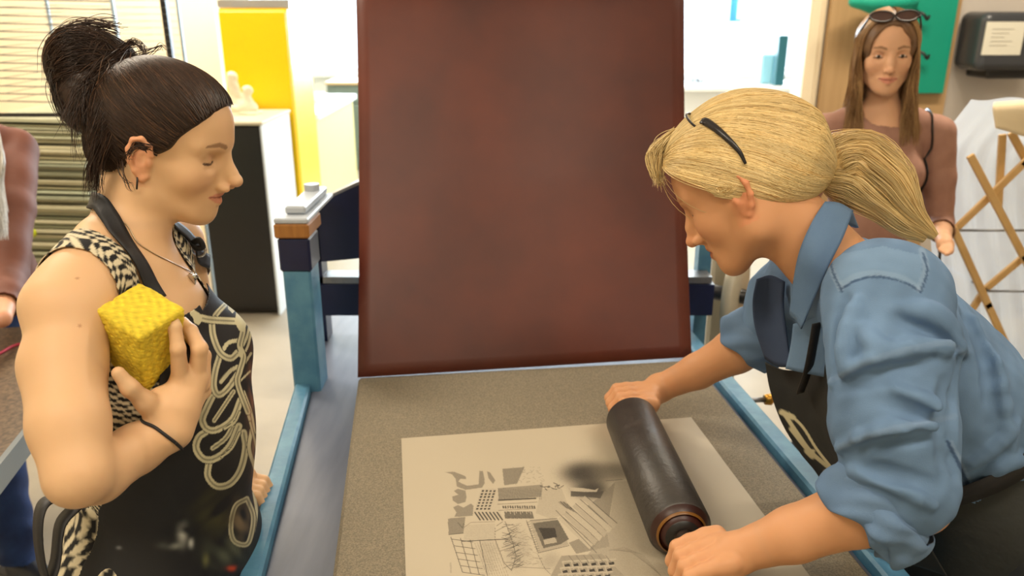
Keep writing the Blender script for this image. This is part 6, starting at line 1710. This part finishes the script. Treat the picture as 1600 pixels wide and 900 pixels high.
# ------------------------------------------------------------------ person at the left edge, behind the stone table
def person_left():
    H0 = P(-88, 120, 2.32); HR = rot_head(-30, 10); hp, HL = head_prims(HR, H0, 1.0, lids=.6)
    yaw = D(-35); f = np.array([math.cos(yaw), math.sin(yaw), 0]); l = np.array([-f[1], f[0], 0]); O = H0*[1, 1, 0] - f*.04
    RT = np.stack([f, l, [0, 0, 1]], 1); T = lambda a, b, c: O + f*a + l*b + np.array([0, 0, c]); hz = H0[2]
    tor = [ell(T(0, 0, hz-.36), (.105, .15, .20), RT, .03), cone(T(-.02, .11, hz-.215), T(-.02, -.11, hz-.215), .055, .055, .04), ell(T(0, 0, hz-.56), (.10, .14, .15), RT, .05), ell(T(-.01, 0, hz-.70), (.11, .165, .13), RT, .05)]
    nk = [cone(HL(-.03, 0, -.04), T(-.01, 0, hz-.20), .05, .056, .025)]
    sh = T(-.01, .175, hz-.235); eb = P(12, 436, 2.24); wb_ = P(2, 497, 2.06)
    sh2 = T(-.01, -.175, hz-.235); eb2 = T(.04, -.24, hz-.50); w2 = T(.20, -.10, hz-.62)
    arms = chain([sh, (sh+eb)/2, eb], [.052, .047, .040], .02) + chain([eb, (eb+wb_)/2, wb_], [.040, .034, .024], .01) + chain([sh2, (sh2+eb2)/2, eb2], [.052, .047, .040], .02) + chain([eb2, (eb2+w2)/2, w2], [.040, .034, .024], .01)
    hands = []
    for w_, dn in ((wb_, (P(-30, 505, 2.0)-wb_)), (w2, f)):
        dn = dn/np.linalg.norm(dn); sd = np.cross(dn, [0, 0, 1.0]); sd /= np.linalg.norm(sd)
        hands += [cone(w_, w_+dn*.07, .021, .025, .01)]
        for i in range(4): a_ = w_+dn*.078+sd*(-.024+.016*i); hands += chain([a_, a_+dn*.036, a_+dn*.06+[0, 0, -.012]], [.009, .0082, .007], .003)
        hands += chain([w_+dn*.02+sd*.02, w_+dn*.05+sd*.04, w_+dn*.075+sd*.045], [.012, .010, .008], .006)
    legs = []
    ft = G(64, 884, .04); fo = f
    A_ = [T(.0, .085, hz-.74), np.array([ft[0]-.07, ft[1]+.02, .48]), np.array([ft[0]-.06, ft[1], .09])]
    B_ = [T(0, -.085, hz-.74), T(.0, -.10, .48), T(-.03, -.10, .09)]
    for L_ in (A_, B_): legs += chain(L_, [.088, .058, .040], .03) + [cone(L_[2]+[0, 0, -.05], L_[2]+f*.15+[0, 0, -.055], .035, .03, .03)]
    V, Q = mesh_sdf(hp+nk+tor+arms+hands+legs, .0036)
    c = head_paint(V, HR, H0, 1.0, (214, 160, 124)); c[np.linalg.norm(V-H0, axis=1) > .17] = lin((210, 150, 116))
    w = build('person', V, Q, M['skinL'], None, True, c)
    tag(w, 'grey-haired person in a brown leather jacket and jeans behind the stone table', 'person')
    lt = mat('brown_leather', (112, 58, 32), .7, rgb2=(88, 42, 24), noise=.3, nscale=8, bump=.2, bscale=40, bdist=.004)
    V1, Q1 = mesh_sdf(tor+arms+nk[:0], .005, offset=.012, post=lambda p: .004*snoise(p, 26, 3))
    ot_ = sdf(tor, V1.astype(np.float32)) > .02
    m_ = (V1[:, 2] > hz-.74) & ~((np.linalg.norm(V1-wb_, axis=1) < .075) & ot_) & ~((np.linalg.norm(V1-w2, axis=1) < .075) & ot_) & (np.linalg.norm(V1-T(0, 0, hz-.16), axis=1) > .085)
    V1, Q1 = keep(V1, Q1, m_); o = build('jacket', V1, Q1, lt, w, True); solidify(o, .003); o['label'] = 'brown leather jacket'
    V1, Q1 = mesh_sdf(legs+tor[3:], .006, offset=.014, post=lambda p: .004*snoise(p, 40, 6)); V1, Q1 = keep(V1, Q1, (V1[:, 2] < hz-.68) & (V1[:, 2] > .08))
    o = build('jeans', V1, Q1, mat('dark_denim', (20, 40, 84), .85, rgb2=(34, 62, 116), noise=.25, nscale=16, bump=.2, bscale=400), w, True); solidify(o, .002); o['label'] = 'dark blue jeans'
    for L_ in (A_, B_):
        b_ = L_[2]; v_s, q_s = mesh_sdf([cone(b_+[0, 0, -.045], b_+f*.15+[0, 0, -.052], .046, .038, .03), rbox(b_+f*.05+[0, 0, -.078], (.14, .046, .012), RT, .01, .01)], .006)
        build('shoe', v_s, q_s, mat('dark_shoe', (30, 34, 48), .5), w, True)
    cap = [ell(HL(-.008, 0, .045), np.array([.102, .084, .092]), HR, .03)]
    inv = lambda p: ((p-H0) @ HR); zl = lambda x: np.interp(x, [-.03, .0, .03, .09], [-.3, -.02, .05, .09])
    cut = Prim(H0, .5, lambda p: (zl(inv(p)[:, 0]) - inv(p)[:, 2])*.6, .01, 'i')
    V1, Q1 = mesh_sdf(cap + [cone(HL(-.05, 0, .02), HL(-.055, 0, -.15), .078, .07, .03), cut], .005)
    hair = build('hair', V1, Q1, M['hair'], w, True, np.tile(np.array(lin((176, 170, 160))), (len(V1), 1))); hair['label'] = 'long grey hair'
    r = np.random.default_rng(35); lines = []
    for i in range(500):
        x0 = r.uniform(-.07, .06); rt_ = onto(cap, [HL(x0, .01, .14)], .002, 4)[0]; sd = onto(cap, [HL(x0*.8, .09, .03)], .003, 4)[0]
        e_ = P(r.uniform(-16, 14), r.uniform(330, 376), 2.14 + r.uniform(0, .05)); m2 = P(r.uniform(-26, 4), 230, 2.20 + r.uniform(0, .06))
        lines.append(spline([rt_, sd, m2, m2*.5+e_*.5, e_], 20))
    st_ = onto(cap, np.array([HL(a_, b_, .02+c_) for a_, b_, c_ in zip(r.uniform(-.09, .08, 900), r.uniform(-.08, .08, 900), r.random(900)*.12)]), .001, 5); st_ = st_[zl(inv(st_)[:, 0]) < inv(st_)[:, 2]]
    lines += list(comb(cap, st_, HL(-.06, 0, -.09), 20, .001 + .002*r.random(len(st_)), .02, 5))
    strands('hair_strands', np.array(lines), r.uniform(.0008, .0016, len(lines)), M['hair'], hair, tones((186, 180, 170), len(lines), .2, (226, 222, 212), .3, 8), n=3)
    return w
WP = person_left()
